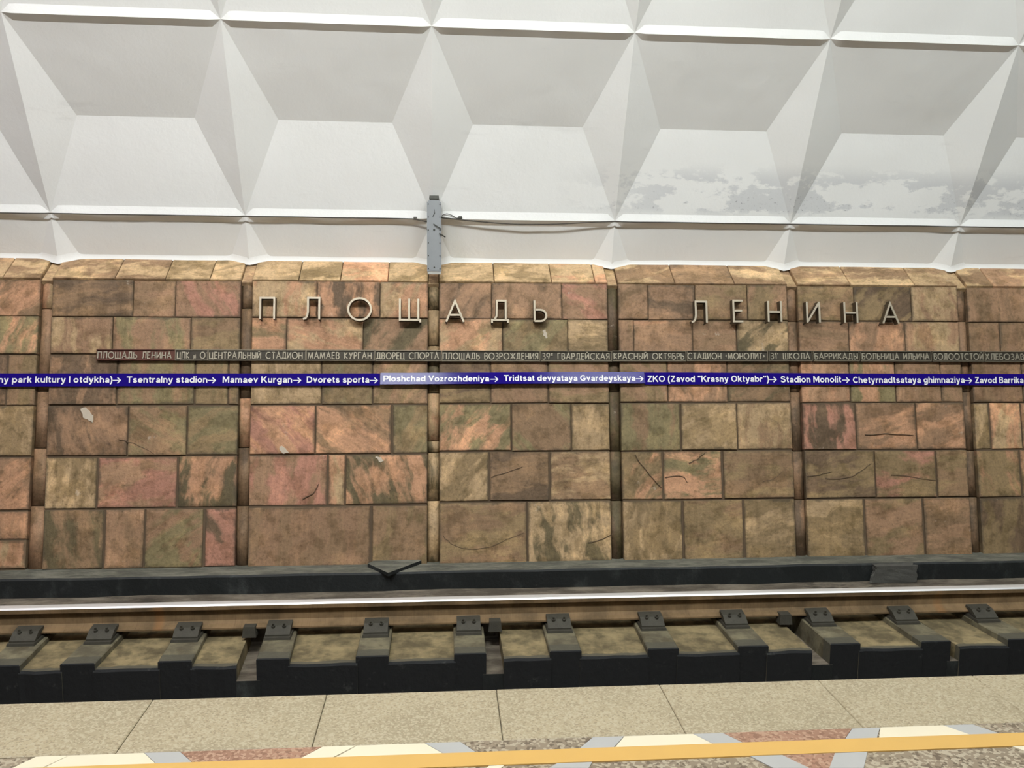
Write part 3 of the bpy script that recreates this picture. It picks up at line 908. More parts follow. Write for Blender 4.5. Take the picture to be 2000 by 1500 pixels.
# ================================================================== things on the wall
# ------------------------------------------------------------------ stroke alphabet (unit height)
def arc(cx, cy, rx, ry, a0, a1, n=16):
    return [(cx + rx * math.cos(math.radians(a0 + (a1 - a0) * i / n)), cy + ry * math.sin(math.radians(a0 + (a1 - a0) * i / n))) for i in range(n + 1)]
def bowl(x0, x1, y0, y1, n=10):       # D-shaped bowl from (x0,y1) round to (x0,y0)
    r = (y1 - y0) / 2
    return [(x0, y1)] + [(x1 - r + px, y0 + r + py) for px, py in [(r * math.cos(math.radians(90 - 180 * i / n)), r * math.sin(math.radians(90 - 180 * i / n))) for i in range(n + 1)]] + [(x0, y0)]
GL = {
    'А': ([[(0, 0), (.38, 1), (.76, 0)], [(.13, .33), (.63, .33)]], .76),
    'Б': ([[(.5, 1), (0, 1), (0, 0)], bowl(0, .54, 0, .55)], .54),
    'В': ([[(0, 0), (0, 1)], bowl(0, .48, .53, 1), bowl(0, .54, 0, .53)], .54),
    'Г': ([[(0, 0), (0, 1), (.45, 1)]], .45),
    'Д': ([[(0, -.07), (0, .07), (.72, .07), (.72, -.07)], [(.1, .07), (.2, .25), (.22, 1), (.62, 1), (.62, .07)]], .72),
    'Е': ([[(.48, 1), (0, 1), (0, 0), (.48, 0)], [(0, .52), (.44, .52)]], .48),
    'Ж': ([[(.45, 0), (.45, 1)], [(0, 1), (.42, .52), (0, 0)], [(.9, 1), (.48, .52), (.9, 0)]], .9),
    'З': ([arc(.22, .76, .24, .24, 140, -80, 10) + arc(.22, .27, .28, .27, 80, -140, 12)], .5),
    'И': ([[(0, 1), (0, 0)], [(.02, .05), (.6, .95)], [(.62, 1), (.62, 0)]], .62),
    'Й': ([[(0, 1), (0, 0)], [(.02, .05), (.6, .95)], [(.62, 1), (.62, 0)], arc(.31, 1.26, .14, .14, 200, 340, 6)], .62),
    'К': ([[(0, 0), (0, 1)], [(.52, 1), (.03, .5), (.56, 0)]], .56),
    'Л': ([[(0, .02), (.1, .05), (.17, .16), (.2, .35), (.2, 1), (.68, 1), (.68, 0)]], .68),
    'М': ([[(0, 0), (.12, 1)], [(.13, .97), (.44, .16), (.75, .97)], [(.76, 1), (.88, 0)]], .88),
    'Н': ([[(0, 0), (0, 1)], [(.62, 0), (.62, 1)], [(0, .48), (.62, .48)]], .62),
    'О': (['closed', arc(.5, .5, .5, .5, 0, 348.75, 31)], 1.0),
    'П': ([[(0, 0), (0, 1), (.62, 1), (.62, 0)]], .62),
    'Р': ([[(0, 0), (0, 1)], bowl(0, .5, .45, 1)], .5),
    'С': ([arc(.5, .5, .5, .5, 48, 312, 20)], .84),
    'Т': ([[(.29, 0), (.29, 1)], [(0, 1), (.58, 1)]], .58),
    'У': ([[(0, 1), (.34, .4)], [(.64, 1), (.14, 0)]], .64),
    'Х': ([[(0, 0), (.6, 1)], [(0, 1), (.6, 0)]], .6),
    'Ц': ([[(0, 1), (0, 0), (.66, 0), (.66, -.14)], [(.58, 0), (.58, 1)]], .66),
    'Ч': ([[(0, 1), (0, .6), (.06, .46), (.2, .42), (.52, .48)], [(.52, 0), (.52, 1)]], .52),
    'Ш': ([[(0, 1), (0, 0), (.84, 0), (.84, 1)], [(.42, 0), (.42, 1)]], .84),
    'Щ': ([[(0, 1), (0, 0), (.92, 0), (.92, -.12)], [(.42, 0), (.42, 1)], [(.84, 0), (.84, 1)]], .92),
    'Ы': ([[(0, 1), (0, 0)], bowl(0, .44, 0, .5), [(.66, 0), (.66, 1)]], .66),
    'Ь': ([[(0, 1), (0, 0)], bowl(0, .54, 0, .55)], .54),
    'Я': ([[(.52, 0), (.52, 1)], [(.52 - x, y) for x, y in bowl(0, .5, .46, 1)], [(.25, .46), (0, 0)]], .52),
    '3': ([arc(.22, .76, .24, .24, 140, -80, 10) + arc(.22, .27, .28, .27, 80, -140, 12)], .5),
    '9': (['closed', arc(.28, .7, .28, .3, 0, 348, 20), [(.54, .6), (.3, 0)]], .56),
    '1': ([[(0, .78), (.2, 1), (.2, 0)]], .2),
    'и': ([[(0, .5), (0, 0), (.3, .5), (.3, 0)]], .3),
    'х': ([[(0, .62), (.24, 1)], [(0, 1), (.24, .62)]], .24),
    '*': ([[(0, .85), (.1, .95)], [(0, .95), (.1, .85)]], .1),
    "'": ([[(.03, 1), (.03, .8)]], .06),
    '«': ([[(.16, .7), (0, .5), (.16, .3)]], .16), '»': ([[(0, .7), (.16, .5), (0, .3)]], .16),
    ' ': ([], .42)}
def glyph_strokes(bm, ch, fx, fy, w, z0, z1, mi=0):
    strokes = GL[ch][0]
    closed = False
    for st in strokes:
        if st == 'closed':
            closed = True
            continue
        stroke(bm, [(fx(x), fy(y)) for x, y in st], w, z0, z1, mi, closed)
        closed = False

# ------------------------------------------------------------------ large letters of the station name
LET = [('П', 506, 537.5, 579.7, 625), ('Л', 590, 625.6, 579.7, 625.7), ('О', 678, 726.5, 580.5, 627), ('Щ', 779, 822.5, 581.5, 626.5), ('А', 869.5, 907.7, 585.7, 630.4),
       ('Д', 959, 994, 585.4, 629.5), ('Ь', 1042, 1069, 585, 629), ('Л', 1348.5, 1382, 587, 631.7), ('Е', 1431, 1453, 585.4, 629.6), ('Н', 1499, 1527.6, 586, 630.4),
       ('И', 1574.7, 1602.5, 587.5, 631.7), ('Н', 1648, 1676, 588, 632), ('А', 1722.5, 1756.7, 590.7, 633.7)]
TR = {'П': 'P', 'Л': 'L', 'О': 'O', 'Щ': 'SHCH', 'А': 'A', 'Д': 'D', 'Ь': 'soft sign', 'Е': 'E', 'Н': 'N', 'И': 'I'}
LDESC = ['opening the word PLOSHCHAD', 'second in the word PLOSHCHAD', 'the only round one', 'with three prongs, beside the grey-box pilaster', 'fifth in the word PLOSHCHAD', 'on two small feet', 'closing the word PLOSHCHAD',
         'opening the word LENINA', 'with three arms, in LENINA', 'just before the I of LENINA', 'with a slanting bar, in LENINA', 'just after the I of LENINA', 'closing the word LENINA']
NF = 0.080
for (ch, a, b, yt, yb), ds in zip(LET, LDESC):
    xm = (a + b) / 2
    xa, xb = on_wall(a, (yt + yb) / 2, NF)[0], on_wall(b, (yt + yb) / 2, NF)[0]
    st, sb = on_wall(xm, yt, NF)[1], on_wall(xm, yb, NF)[1]
    sw = 0.0155
    gw = GL[ch][1]
    th = thing('wall_letter', 'raised metal Cyrillic letter %s, %s' % (TR[ch], ds), 'letter', WM @ Matrix.Translation(((xa + xb) / 2, sb, 0)), 'letters of the station name')
    W_, H_ = (xb - xa) - sw, (st - sb) - sw
    fx = lambda x: -W_ / 2 + x / gw * W_
    fy = lambda y: sw / 2 + y * H_
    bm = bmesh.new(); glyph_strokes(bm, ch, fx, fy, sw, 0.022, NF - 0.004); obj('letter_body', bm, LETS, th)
    bm = bmesh.new(); glyph_strokes(bm, ch, fx, fy, sw * 0.94, NF - 0.004, NF); obj('letter_face', bm, LETF, th)
    pts = [p for s_ in GL[ch][0] if s_ != 'closed' for p in s_]
    lo, hi = min(pts, key=lambda p: p[1] * 1.0 + p[0] * .01), max(pts, key=lambda p: p[1] + p[0] * .01)
    for p in (lo, hi):
        bm = bmesh.new(); cyl(bm, (fx(p[0]), fy(p[1]), -0.006), (0, 0, 1), 0.005, 0.04, 8); obj('mounting_pin', bm, DARKMET, th)

# ------------------------------------------------------------------ bronze route plates
PLT = [(188, 341.5, 'ПЛОЩАДЬ ЛЕНИНА', 190.6, 334), (341.5, 406, 'ЦПК и О*', 346, 404), (406, 597.5, 'ЦЕНТРАЛЬНЫЙ СТАДИОН', 409, 590), (597.5, 732.5, 'МАМАЕВ КУРГАН', 601.7, 725),
       (732.5, 862.5, 'ДВОРЕЦ СПОРТА', 735.6, 856.5), (862.5, 1055, 'ПЛОЩАДЬ ВОЗРОЖДЕНИЯ', 865.5, 1050.6), (1055, 1195.5, '39х ГВАРДЕЙСКАЯ', 1059.7, 1189.7),
       (1195.5, 1341, 'КРАСНЫЙ ОКТЯБРЬ', 1199.5, 1336), (1341, 1501, 'СТАДИОН «МОНОЛИТ»', 1344, 1493), (1501, 1588, "31' ШКОЛА", 1506, 1581.7), (1588, 1680, 'БАРРИКАДЫ', 1592, 1675),
       (1680, 1820.5, 'БОЛЬНИЦА ИЛЬИЧА', 1684.5, 1815), (1820.5, 1923, 'ВОДООТСТОЙ', 1825, 1920), (1923, 2029, 'ХЛЕБОЗАВОД', 1926, 2024)]
def plate_y(x):
    ks = [(188, 681.9, 703.8), (640, 683, 704.6), (1100, 685, 705.8), (1500, 684.6, 705), (1900, 686, 706.2), (2100, 687, 707)]
    for p, q in zip(ks, ks[1:]):
        if x <= q[0]:
            u = (x - p[0]) / (q[0] - p[0])
            return p[1] + (q[1] - p[1]) * u, p[2] + (q[2] - p[2]) * u
    return ks[-1][1:]
NPL = 0.034
RIMM = mat_plain('worn_bronze_edge', srgb(122, 114, 98), 0.42, 0.5, var=0.25, scale=20)
PNAME = ['PLOSHCHAD LENINA', 'TSPKIO', 'TSENTRALNY STADION', 'MAMAEV KURGAN', 'DVORETS SPORTA', 'PLOSHCHAD VOZROZHDENIYA', '39 GVARDEYSKAYA', 'KRASNY OKTYABR', 'STADION MONOLIT', '31 SHKOLA', 'BARRIKADY',
         'BOLNITSA ILYICHA', 'VODOOTSTOY', 'KHLEBOZAVOD']
for i, (a, b, txt, ta, tb) in enumerate(PLT):
    yt, yb = plate_y((a + b) / 2)
    xa, st = on_wall(a, yt, NPL)
    xb, sb = on_wall(b, yb, NPL)
    st = on_wall((a + b) / 2, yt, NPL)[1]
    sb = on_wall((a + b) / 2, yb, NPL)[1]
    xm = (xa + xb) / 2
    tone = 'reddish brown' if i == 0 else 'dark bronze'
    th = thing('name_plate', '%s wall plate with the Cyrillic name %s' % (tone, PNAME[i]), 'plate', WM @ Matrix.Translation((xm, sb, 0)), 'route plates along the wall')
    w, h = xb - xa, st - sb
    pm = BRONZER if i == 0 else BRONZED
    dz = random.uniform(-0.002, 0.002)
    bm = bmesh.new(); box(bm, -w / 2 + .0015, w / 2 - .0015, 0, h, 0.004, NPL - 0.010 + dz); obj('plate', bm, pm, th)
    bm = bmesh.new()
    e = 0.0065
    for q in ((-w / 2 + .0015, w / 2 - .0015, h - e, h), (-w / 2 + .0015, w / 2 - .0015, 0, e), (-w / 2 + .0015, -w / 2 + e, e, h - e), (w / 2 - e, w / 2 - .0015, e, h - e)):
        box(bm, *q, NPL - 0.011 + dz, NPL + dz)
    obj('rim', bm, BRONZER if i == 0 else RIMM, th)
    x0_, x1_ = on_wall(ta, (yt + yb) / 2, NPL)[0] - xm, on_wall(tb, (yt + yb) / 2, NPL)[0] - xm
    gap = 0.30
    tot = sum(GL[c][1] for c in txt) + gap * (len(txt) - 1)
    sc_ = (x1_ - x0_) / tot
    cap_h = h * 0.56
    base_ = h * 0.20
    cur = 0
    for c in txt:
        if c != ' ':
            bm = bmesh.new()
            glyph_strokes(bm, c, lambda x, k=cur: x0_ + (k + x) * sc_, lambda y: base_ + y * cap_h, 0.0068, NPL - 0.011 + dz, NPL - 0.003 + dz)
            obj('plate_letter', bm, BRONZE, th)
        cur += GL[c][1] + gap

# ------------------------------------------------------------------ blue route banner
NB = 0.022
def banner_y(x):
    ks = [(-400, 728.5, 755), (0, 729.2, 754.8), (700, 729.4, 753.2), (1100, 728, 751.2), (1300, 727.2, 750.8), (1800, 730, 752.5), (2400, 731, 753)]
    for p, q in zip(ks, ks[1:]):
        if x <= q[0]:
            u = (x - p[0]) / (q[0] - p[0])
            return p[1] + (q[1] - p[1]) * u, p[2] + (q[2] - p[2]) * u
def ell(cx, cy, rx, ry, a0=0, a1=345, n=23):
    return arc(cx, cy, rx, ry, a0, a1, n)
LW = 0.19                                       # bold stroke, cap height = 1
ARCH = lambda x0, x1, y=0.43: [(x0, y - .05)] + arc((x0 + x1) / 2, y, (x1 - x0) / 2, .2, 180, 0, 8) + [(x1, 0)]
OB = ['closed', ell(.37, .36, .275, .27)]
LAT = {
    'a': ([[(.12, .47)] + arc(.35, .45, .21, .18, 140, 0, 7) + [(.56, 0)], [(.56, .38), (.36, .35), (.17, .28), (.12, .19), (.17, .11), (.28, .09), (.42, .12), (.56, .24)]], .66),
    'b': (['closed', ell(.40, .36, .265, .27), [(.1, 0), (.1, 1)]], .76), 'c': ([arc(.37, .36, .275, .27, 42, 318, 14)], .66),
    'd': (['closed', ell(.36, .36, .265, .27), [(.66, 0), (.66, 1)]], .76), 'e': ([[(.12, .37), (.62, .37)] + arc(.37, .36, .265, .27, 14, 318, 18)], .72),
    'g': (['closed', ell(.36, .38, .265, .25), [(.66, .72), (.66, .0), (.6, -.13), (.45, -.2), (.26, -.19), (.14, -.1)]], .76),
    'h': ([[(.1, 0), (.1, 1)], ARCH(.1, .57)], .67), 'i': ([[(.1, 0), (.1, .72)], [(.1, .84), (.1, 1)]], .2), 'k': ([[(.1, 0), (.1, 1)], [(.56, .72), (.14, .3)], [(.3, .42), (.6, 0)]], .68),
    'l': ([[(.1, 0), (.1, 1)]], .2), 'm': ([[(.1, 0), (.1, .72)], ARCH(.1, .52), ARCH(.52, .94)], 1.04), 'n': ([[(.1, 0), (.1, .72)], ARCH(.1, .57)], .67), 'o': (OB, .74),
    'p': (['closed', ell(.40, .36, .265, .27), [(.1, -.28), (.1, .72)]], .76), 'r': ([[(.1, 0), (.1, .72)], [(.1, .42), (.2, .57), (.32, .63), (.44, .61)]], .46),
    's': ([[(.54, .52), (.45, .61), (.3, .64), (.17, .59), (.13, .5), (.2, .42), (.36, .37), (.5, .31), (.55, .21), (.48, .12), (.32, .08), (.17, .12), (.1, .21)]], .64),
    't': ([[(.2, .92), (.2, .2), (.25, .1), (.4, .1)], [(.03, .63), (.4, .63)]], .42), 'u': ([[(.1, .72), (.1, .28)] + arc(.335, .29, .235, .2, 180, 360, 8) + [(.57, .34)], [(.57, 0), (.57, .72)]], .67),
    'v': ([[(.07, .72), (.335, .17), (.6, .72)]], .67), 'y': ([[(.07, .72), (.34, .06)], [(.61, .72), (.36, .0), (.28, -.16), (.16, -.2), (.06, -.18)]], .68),
    'z': ([[(.04, .63), (.57, .63)], [(.48, .58), (.14, .14)], [(.03, .1), (.58, .1)]], .62), 'B': ([[(.1, 0), (.1, 1)], [(.1, .91)] + bowl(.1, .66, .53, .91)[1:-1] + [(.1, .53)], bowl(.1, .72, .09, .53)], .82),
    'C': ([arc(.5, .5, .4, .41, 42, 318, 18)], .88), 'D': ([[(.1, 0), (.1, 1)], bowl(.1, .8, .09, .91)], .9), 'G': ([arc(.5, .5, .4, .41, 42, 320, 18) + [(.84, .42), (.54, .42)]], .96),
    'I': ([[(.1, 0), (.1, 1)]], .2), 'K': ([[(.1, 0), (.1, 1)], [(.78, 1), (.16, .38)], [(.36, .56), (.84, 0)]], .9), 'M': ([[(.1, 0), (.1, 1)], [(.9, 0), (.9, 1)], [(.14, .94), (.5, .26), (.86, .94)]], 1.0),
    'O': (['closed', ell(.51, .5, .41, .41)], 1.02), 'P': ([[(.1, 0), (.1, 1)], bowl(.1, .74, .4, .91)], .82), 'S': ([[(.74, .74), (.64, .87), (.44, .92), (.24, .87), (.16, .74), (.24, .62), (.46, .54), (.68, .46), (.78, .31), (.7, .16), (.46, .08), (.22, .14), (.1, .29)]], .86),
    'T': ([[(.4, 0), (.4, 1)], [(0, .91), (.8, .91)]], .8), 'V': ([[(.06, 1), (.43, .22), (.8, 1)]], .86), 'Z': ([[(.06, .91), (.74, .91)], [(.64, .86), (.14, .14)], [(.03, .09), (.76, .09)]], .8),
    '(': ([[(.32, 1.02), (.16, .75), (.1, .38), (.16, .0), (.32, -.27)]], .36), ')': ([[(.04, 1.02), (.2, .75), (.26, .38), (.2, .0), (.04, -.27)]], .36),
    '“': ([[(.1, .72), (.14, .98)], [(.38, .72), (.42, .98)]], .5), '”': ([[(.1, .72), (.14, .98)], [(.38, .72), (.42, .98)]], .5), ' ': ([], .26)}
def text_mesh(txt, width, cap):
    gap = 0.115
    tot = sum(LAT[c][1] for c in txt) + gap * (len(txt) - 1)
    k = width / tot
    bm_ = bmesh.new()
    cur = 0
    for c in txt:
        closed = False
        for st in LAT[c][0]:
            if st == 'closed':
                closed = True
                continue
            stroke(bm_, [((cur + x) * k, y * cap) for x, y in st], LW * (k + cap) / 2, 0, 0.0007, 0, closed)
            closed = False
        cur += LAT[c][1] + gap
    return bm_
def banner(x_from, x_to, mt, label, words, tilt=0.0):
    """words: (text, px from, px to, arrow px or None)"""
    xs_ = [x_from + (x_to - x_from) * i / 12 for i in range(13)]
    xm = on_wall((x_from + x_to) / 2, 741, NB)[0]
    smid = on_wall((x_from + x_to) / 2, 741, NB)[1]
    th = thing('route_banner', label, 'banner', WM @ Matrix.Translation((xm, smid, 0.0 if not tilt else 0.016)) @ Matrix.Rotation(-tilt, 4, 'X'), 'blue route banner strips')
    bm = bmesh.new()
    R_ = []
    for i, x in enumerate(xs_):
        yt, yb = banner_y(x)
        X_, s1 = on_wall(x, yt, NB)
        s0 = on_wall(x, yb, NB)[1]
        R_.append([bm.verts.new((X_ - xm, s - smid, z)) for s, z in ((s0, NB - 0.012), (s0, NB), (s1, NB), (s1, NB - 0.012))])
    for a, b in zip(R_, R_[1:]):
        for k in range(4):
            bm.faces.new((a[k], b[k], b[(k + 1) % 4], a[(k + 1) % 4]))
    bm.faces.new(R_[0]); bm.faces.new(R_[-1][::-1])
    obj('strip', bm, mt, th)
    for txt, a, b, ar in words:
        yt, yb = banner_y((a + b) / 2)
        by = yt + 18.3
        X_, s0 = on_wall(a, by, NB)
        X1 = on_wall(b, by, NB)[0]
        s1 = on_wall(a, by - 12.4, NB)[1]
        me = text_mesh(txt, X1 - X_, s1 - s0)
        o = obj('lettering', me, WHITEP, th)
        o.location = (X_ - xm, s0 - smid, NB + 0.0003)
        o['kind'] = 'stuff'
        if ar:
            p, q = on_wall(ar[0], by - 4.6, NB), on_wall(ar[1], by - 4.6, NB)
            bm = bmesh.new()
            sm_ = p[1] - smid
            stroke(bm, [(p[0] - xm, sm_), (q[0] - xm - 0.004, sm_)], 0.0065, NB, NB + 0.0009)
            stroke(bm, [(q[0] - xm - 0.022, sm_ + 0.021), (q[0] - xm, sm_), (q[0] - xm - 0.022, sm_ - 0.021)], 0.0075, NB, NB + 0.0011)
            obj('arrow', bm, WHITEP, th)
banner(-330, 742, BLUE, 'blue strip with white names from park kultury to Dvorets sporta',
       [('ny park kultury I otdykha)', -3, 219.7, (220.5, 235.3)), ('Tsentralny stadion', 247.5, 405, (406, 420.7)), ('Mamaev Kurgan', 434.7, 570.5, (572.6, 587.4)), ('Dvorets sporta', 599, 721, (722.6, 737))])
banner(743, 1258, BLUEG, 'shiny blue strip reading Ploshchad Vozrozhdeniya and Tridtsat devyataya Gvardeyskaya',
       [('Ploshchad Vozrozhdeniya', 749, 955, (958, 972)), ('Tridtsat devyataya Gvardeyskaya', 984, 1240, (1241, 1254.7))], math.radians(13.5))
banner(1259, 2330, BLUE, 'blue strip with white names from ZKO onwards to Zavod Barrikady',
       [('ZKO (Zavod “Krasny Oktyabr”)', 1264.5, 1502, (1502.4, 1516)), ('Stadion Monolit', 1524.5, 1643, (1644.6, 1658.4)), ('Chetyrnadtsataya ghimnaziya', 1666, 1884, (1884.5, 1897.5)), ('Zavod Barrikady', 1904.5, 2016, None)])

# ------------------------------------------------------------------ cracks and chips in the stone
CR = [[(232, 858), (260, 866), (290, 880), (304, 889)], [(865, 1046), (880, 1062), (905, 1072), (930, 1073), (960, 1068), (990, 1054), (1024, 1040)], [(1148, 1060), (1170, 1056), (1196, 1043)],
      [(1240, 888), (1255, 910), (1275, 935), (1292, 952)], [(1300, 932), (1322, 929), (1335, 931), (1343, 943)], [(1490, 942), (1510, 936), (1530, 920)],
      [(1576, 930), (1600, 928), (1625, 921)], [(1612, 934), (1640, 936), (1668, 930), (1690, 914), (1702, 905)], [(1740, 927), (1770, 930), (1800, 936), (1828, 938)], [(960, 932), (990, 922), (1020, 912)],
      [(1345, 905), (1362, 897), (1378, 884)], [(590, 975), (612, 964), (622, 945)], [(1690, 849), (1730, 847), (1785, 850)]]
for k, c in enumerate(CR):
    bm = bmesh.new()
    pts = []
    for (x0_, y0_), (x1_, y1_) in zip(c, c[1:]):
        for q in range(3):
            u = q / 3
            pts.append(on_wall(x0_ + (x1_ - x0_) * u + random.uniform(-1, 1), y0_ + (y1_ - y0_) * u + random.uniform(-1, 1), 0.008))
    pts.append(on_wall(*c[-1], 0.008))
    stroke(bm, pts, 0.0048, 0.0, 0.0082, w_end=0.0025)
    o = obj('crack', bm, MORTAR)
    o.parent = wall
LIME = mat_plain('pale_chipped_stone', srgb(190, 178, 160), 0.8, var=0.15, scale=30)
for poly in ([(157, 797), (166, 796), (175, 803), (181, 812), (181, 825), (175, 822), (163, 815)], [(545, 874), (551, 870), (558, 877), (564, 885), (551, 885)],
             [(733, 893), (744, 892), (749, 899), (745, 905)], [(1059, 647), (1064, 645), (1069, 653), (1068, 662), (1062, 654)]):
    fine = []
    for (ax, ay), (bx_, by_) in zip(poly, poly[1:] + poly[:1]):
        for q in range(3):
            fine.append(on_wall(ax + (bx_ - ax) * q / 3 + random.uniform(-1.6, 1.6), ay + (by_ - ay) * q / 3 + random.uniform(-1.6, 1.6), 0.006))
    bm = bmesh.new()
    prism(bm, fine, 0.0, 0.0085)
    o = obj('chip', bm, LIME)
    o.parent = wall

# ------------------------------------------------------------------ grey metal box and cable on the vault foot
YB = 6.60
p_b, p_t = on_y(848, 535, YB), on_y(848, 391, YB)
xw = on_y(862, 460, YB).x - on_y(834, 460, YB).x
bx = (on_y(862, 460, YB).x + on_y(834, 460, YB).x) / 2
hb = p_t.z - p_b.z
th = thing('equipment_box', 'tall narrow grey metal box fixed where vault meets stone wall', 'box', Matrix.Translation((bx, YB, p_b.z)))
bm = bmesh.new(); box(bm, -xw / 2, xw / 2, 0, 0.085, 0.018, hb)
bmesh.ops.bevel(bm, geom=[e for e in bm.edges if e.verts[0].co.z > hb * .9 and e.verts[1].co.z > hb * .9 and abs(e.verts[0].co.x - e.verts[1].co.x) < 1e-4], offset=0.012, segments=3, affect='EDGES')
obj('body', bm, GREYBOX, th)
bm = bmesh.new(); box(bm, -xw / 2 + .006, xw / 2 - .006, -0.004, 0.0, 0.03, hb - .012); obj('cover', bm, GREYBOX, th)
bm = bmesh.new(); box(bm, -xw / 2 + .004, xw / 2 - .004, -0.008, 0.075, -0.002, 0.014); obj('bottom_lip', bm, mat_plain('pale_grey_metal', srgb(190, 190, 184), 0.5, 0.2, var=0.1), th)
bm = bmesh.new(); box(bm, -0.033, 0.033, 0.005, 0.075, hb, hb + 0.012); box(bm, -0.038, 0.038, 0.0, 0.08, hb + 0.012, hb + 0.036, taper=0.003); obj('cap', bm, DARKMET, th)
for q in range(6):
    for sx in (-1, 1):
        bm = bmesh.new(); cyl(bm, (sx * (xw / 2 - 0.011), -0.004, 0.04 + q * (hb - .07) / 5), (0, -1, 0), 0.0045, 0.003, 8); obj('screw', bm, DARKMET, th)
for zc, rr in ((0.05, 0.006), (hb * 0.60, 0.008)):
    bm = bmesh.new(); cyl(bm, (0, -0.004, zc), (0, -1, 0), rr, 0.004, 10); obj('lock', bm, DARKMET, th)
bm = bmesh.new(); tube(bm, [(-0.005, -0.012, hb * .68), (0.02, -0.016, hb * .65), (0.055, -0.012, hb * .61)], 0.0035, 6); obj('wire_stub', bm, DARKMET, th)
bm = bmesh.new(); tube(bm, [(0.04, -0.008, hb * .55), (0.06, -0.02, hb * .53), (0.085, -0.012, hb * .50)], 0.005, 6); obj('wire_stub', bm, DARKMET, th)
bm = bmesh.new(); tube(bm, [(0.0, -0.008, hb * .88), (0.004, -0.009, hb * .83), (-0.01, -0.008, hb * .78)], 0.002, 6); obj('wire_stub', bm, DARKMET, th)
bm = bmesh.new(); box(bm, -0.03, 0.03, 0.085, 0.12, hb * 0.7, hb * 0.7 + 0.03); box(bm, -0.03, 0.03, 0.085, 0.17, 0.2, 0.23); obj('bracket', bm, DARKMET, th)

YC = VC_Y + VR * math.cos(TH_B) - LIP - 0.004
def cable(name, label, px, rad, y=YC):
    pts = [on_y(a, b, y) for a, b in px]
    full = []
    for i in range(len(pts) - 1):
        for q in range(4):
            u = q / 4
            full.append(pts[i].lerp(pts[i + 1], u) + Vector((0, 0, noise.noise(pts[i].lerp(pts[i + 1], u) * 5) * 0.003)))
    full.append(pts[-1])
    bm = bmesh.new(); tube(bm, full, rad, 6)
    return tag(obj(name, bm, RUBBER, smooth=True), label, 'cable', 'cables along the vault ridge')
ZB = VC_Z + VR * math.sin(TH_B)
def ridge_cable(label, x_a, x_b, rad, sag):
    bm = bmesh.new()
    pts = []
    n_ = int((x_b - x_a) / 0.06)
    for i in range(n_ + 1):
        x = x_a + (x_b - x_a) * i / n_
        pts.append((x, YC - 0.002 + 0.003 * noise.noise(Vector((x * 4, 2, 0))), ZB - 0.010 - sag(x) + 0.003 * noise.noise(Vector((x * 3, 0, 0)))))
    tube(bm, pts, rad, 6)
    return tag(obj('cable', bm, RUBBER, smooth=True), label, 'cable', 'cables along the vault ridge')
x_l, x_r, x_n = on_y(836, 428, YC).x, on_y(860, 424, YC).x, X0 + SX
ridge_cable('thin dark cable along the vault ridge, ending left of the grey box', -4.6, x_l, 0.0045, lambda x: 0.02 * max(0, 1 - (x_l - x) / 0.12))
ridge_cable('thin dark cable sagging from the grey box along the vault ridge', x_r, 5.4, 0.005,
            lambda x: 0.03 * max(0, math.sin(math.pi * min(1, max(0, (x - x_r) / (x_n - x_r))))) ** 1.5 - 0.012 * max(0, 1 - (x - x_r) / 0.2))
cable('cable', 'short looped wire arching off the grey box to the cable', [(858, 425), (866, 419), (873, 417), (882, 420), (892, 426), (902, 424)], 0.003)
bm = bmesh.new()
cp = on_y(811, 425, YC)
box(bm, cp.x - 0.014, cp.x + 0.014, cp.y - 0.010, cp.y + 0.02, cp.z - 0.006, cp.z + 0.006, taper=0.002)
tag(obj('cable_clamp', bm, DARKMET), 'small dark clamp on the cable left of the grey box', 'clamp')
bm = bmesh.new()
cp = on_y(899, 424, YC)
box(bm, cp.x - 0.016, cp.x + 0.016, cp.y - 0.010, cp.y + 0.02, cp.z - 0.007, cp.z + 0.007, taper=0.002)
tag(obj('cable_clamp', bm, DARKMET), 'small dark clamp on the cable right after its wire loop', 'clamp')

# ================================================================== track
# ------------------------------------------------------------------ rail (P50-like section)
Z_RF = Z_SL + 0.030
HR = 0.158
prof = [(-.066, 0), (.066, 0), (.066, .010), (.030, .024), (.010, .040), (.008, .070), (.010, .108), (.034, .120), (.035, .146), (.028, .156), (.012, HR), (-.012, HR), (-.028, .156), (-.035, .146), (-.034, .120),
        (-.010, .108), (-.008, .070), (-.010, .040), (-.030, .024), (-.066, .010)]
th = thing('rail', 'long steel running rail with polished head in front of the kerb', 'rail', Matrix.Translation((0, Y_R, Z_RF)))
bm = bmesh.new()
A_ = [bm.verts.new((XL, y, z)) for y, z in prof]
B_ = [bm.verts.new((XR, y, z)) for y, z in prof]
for i in range(len(prof)):
    j = (i + 1) % len(prof)
    f = bm.faces.new((A_[i], A_[j], B_[j], B_[i]))
    f.material_index = 1 if 8 <= i <= 12 else 0
bm.faces.new(A_[::-1]); bm.faces.new(B_)
obj('rail_body', bm, [RUST, STEEL], th)
for px, py in ((488, 1229), (967, 1219), (1540, 1212)):
    x = on_z(px, py, Z_RF).x
    bm = bmesh.new()
    box(bm, x - 0.045, x + 0.045, -0.105, -0.03, -0.045, 0.024, taper=0.008)
    box(bm, x - 0.03, x + 0.03, -0.06, 0.05, -0.025, 0.0)
    obj('rail_anchor', bm, CLIPM, th)

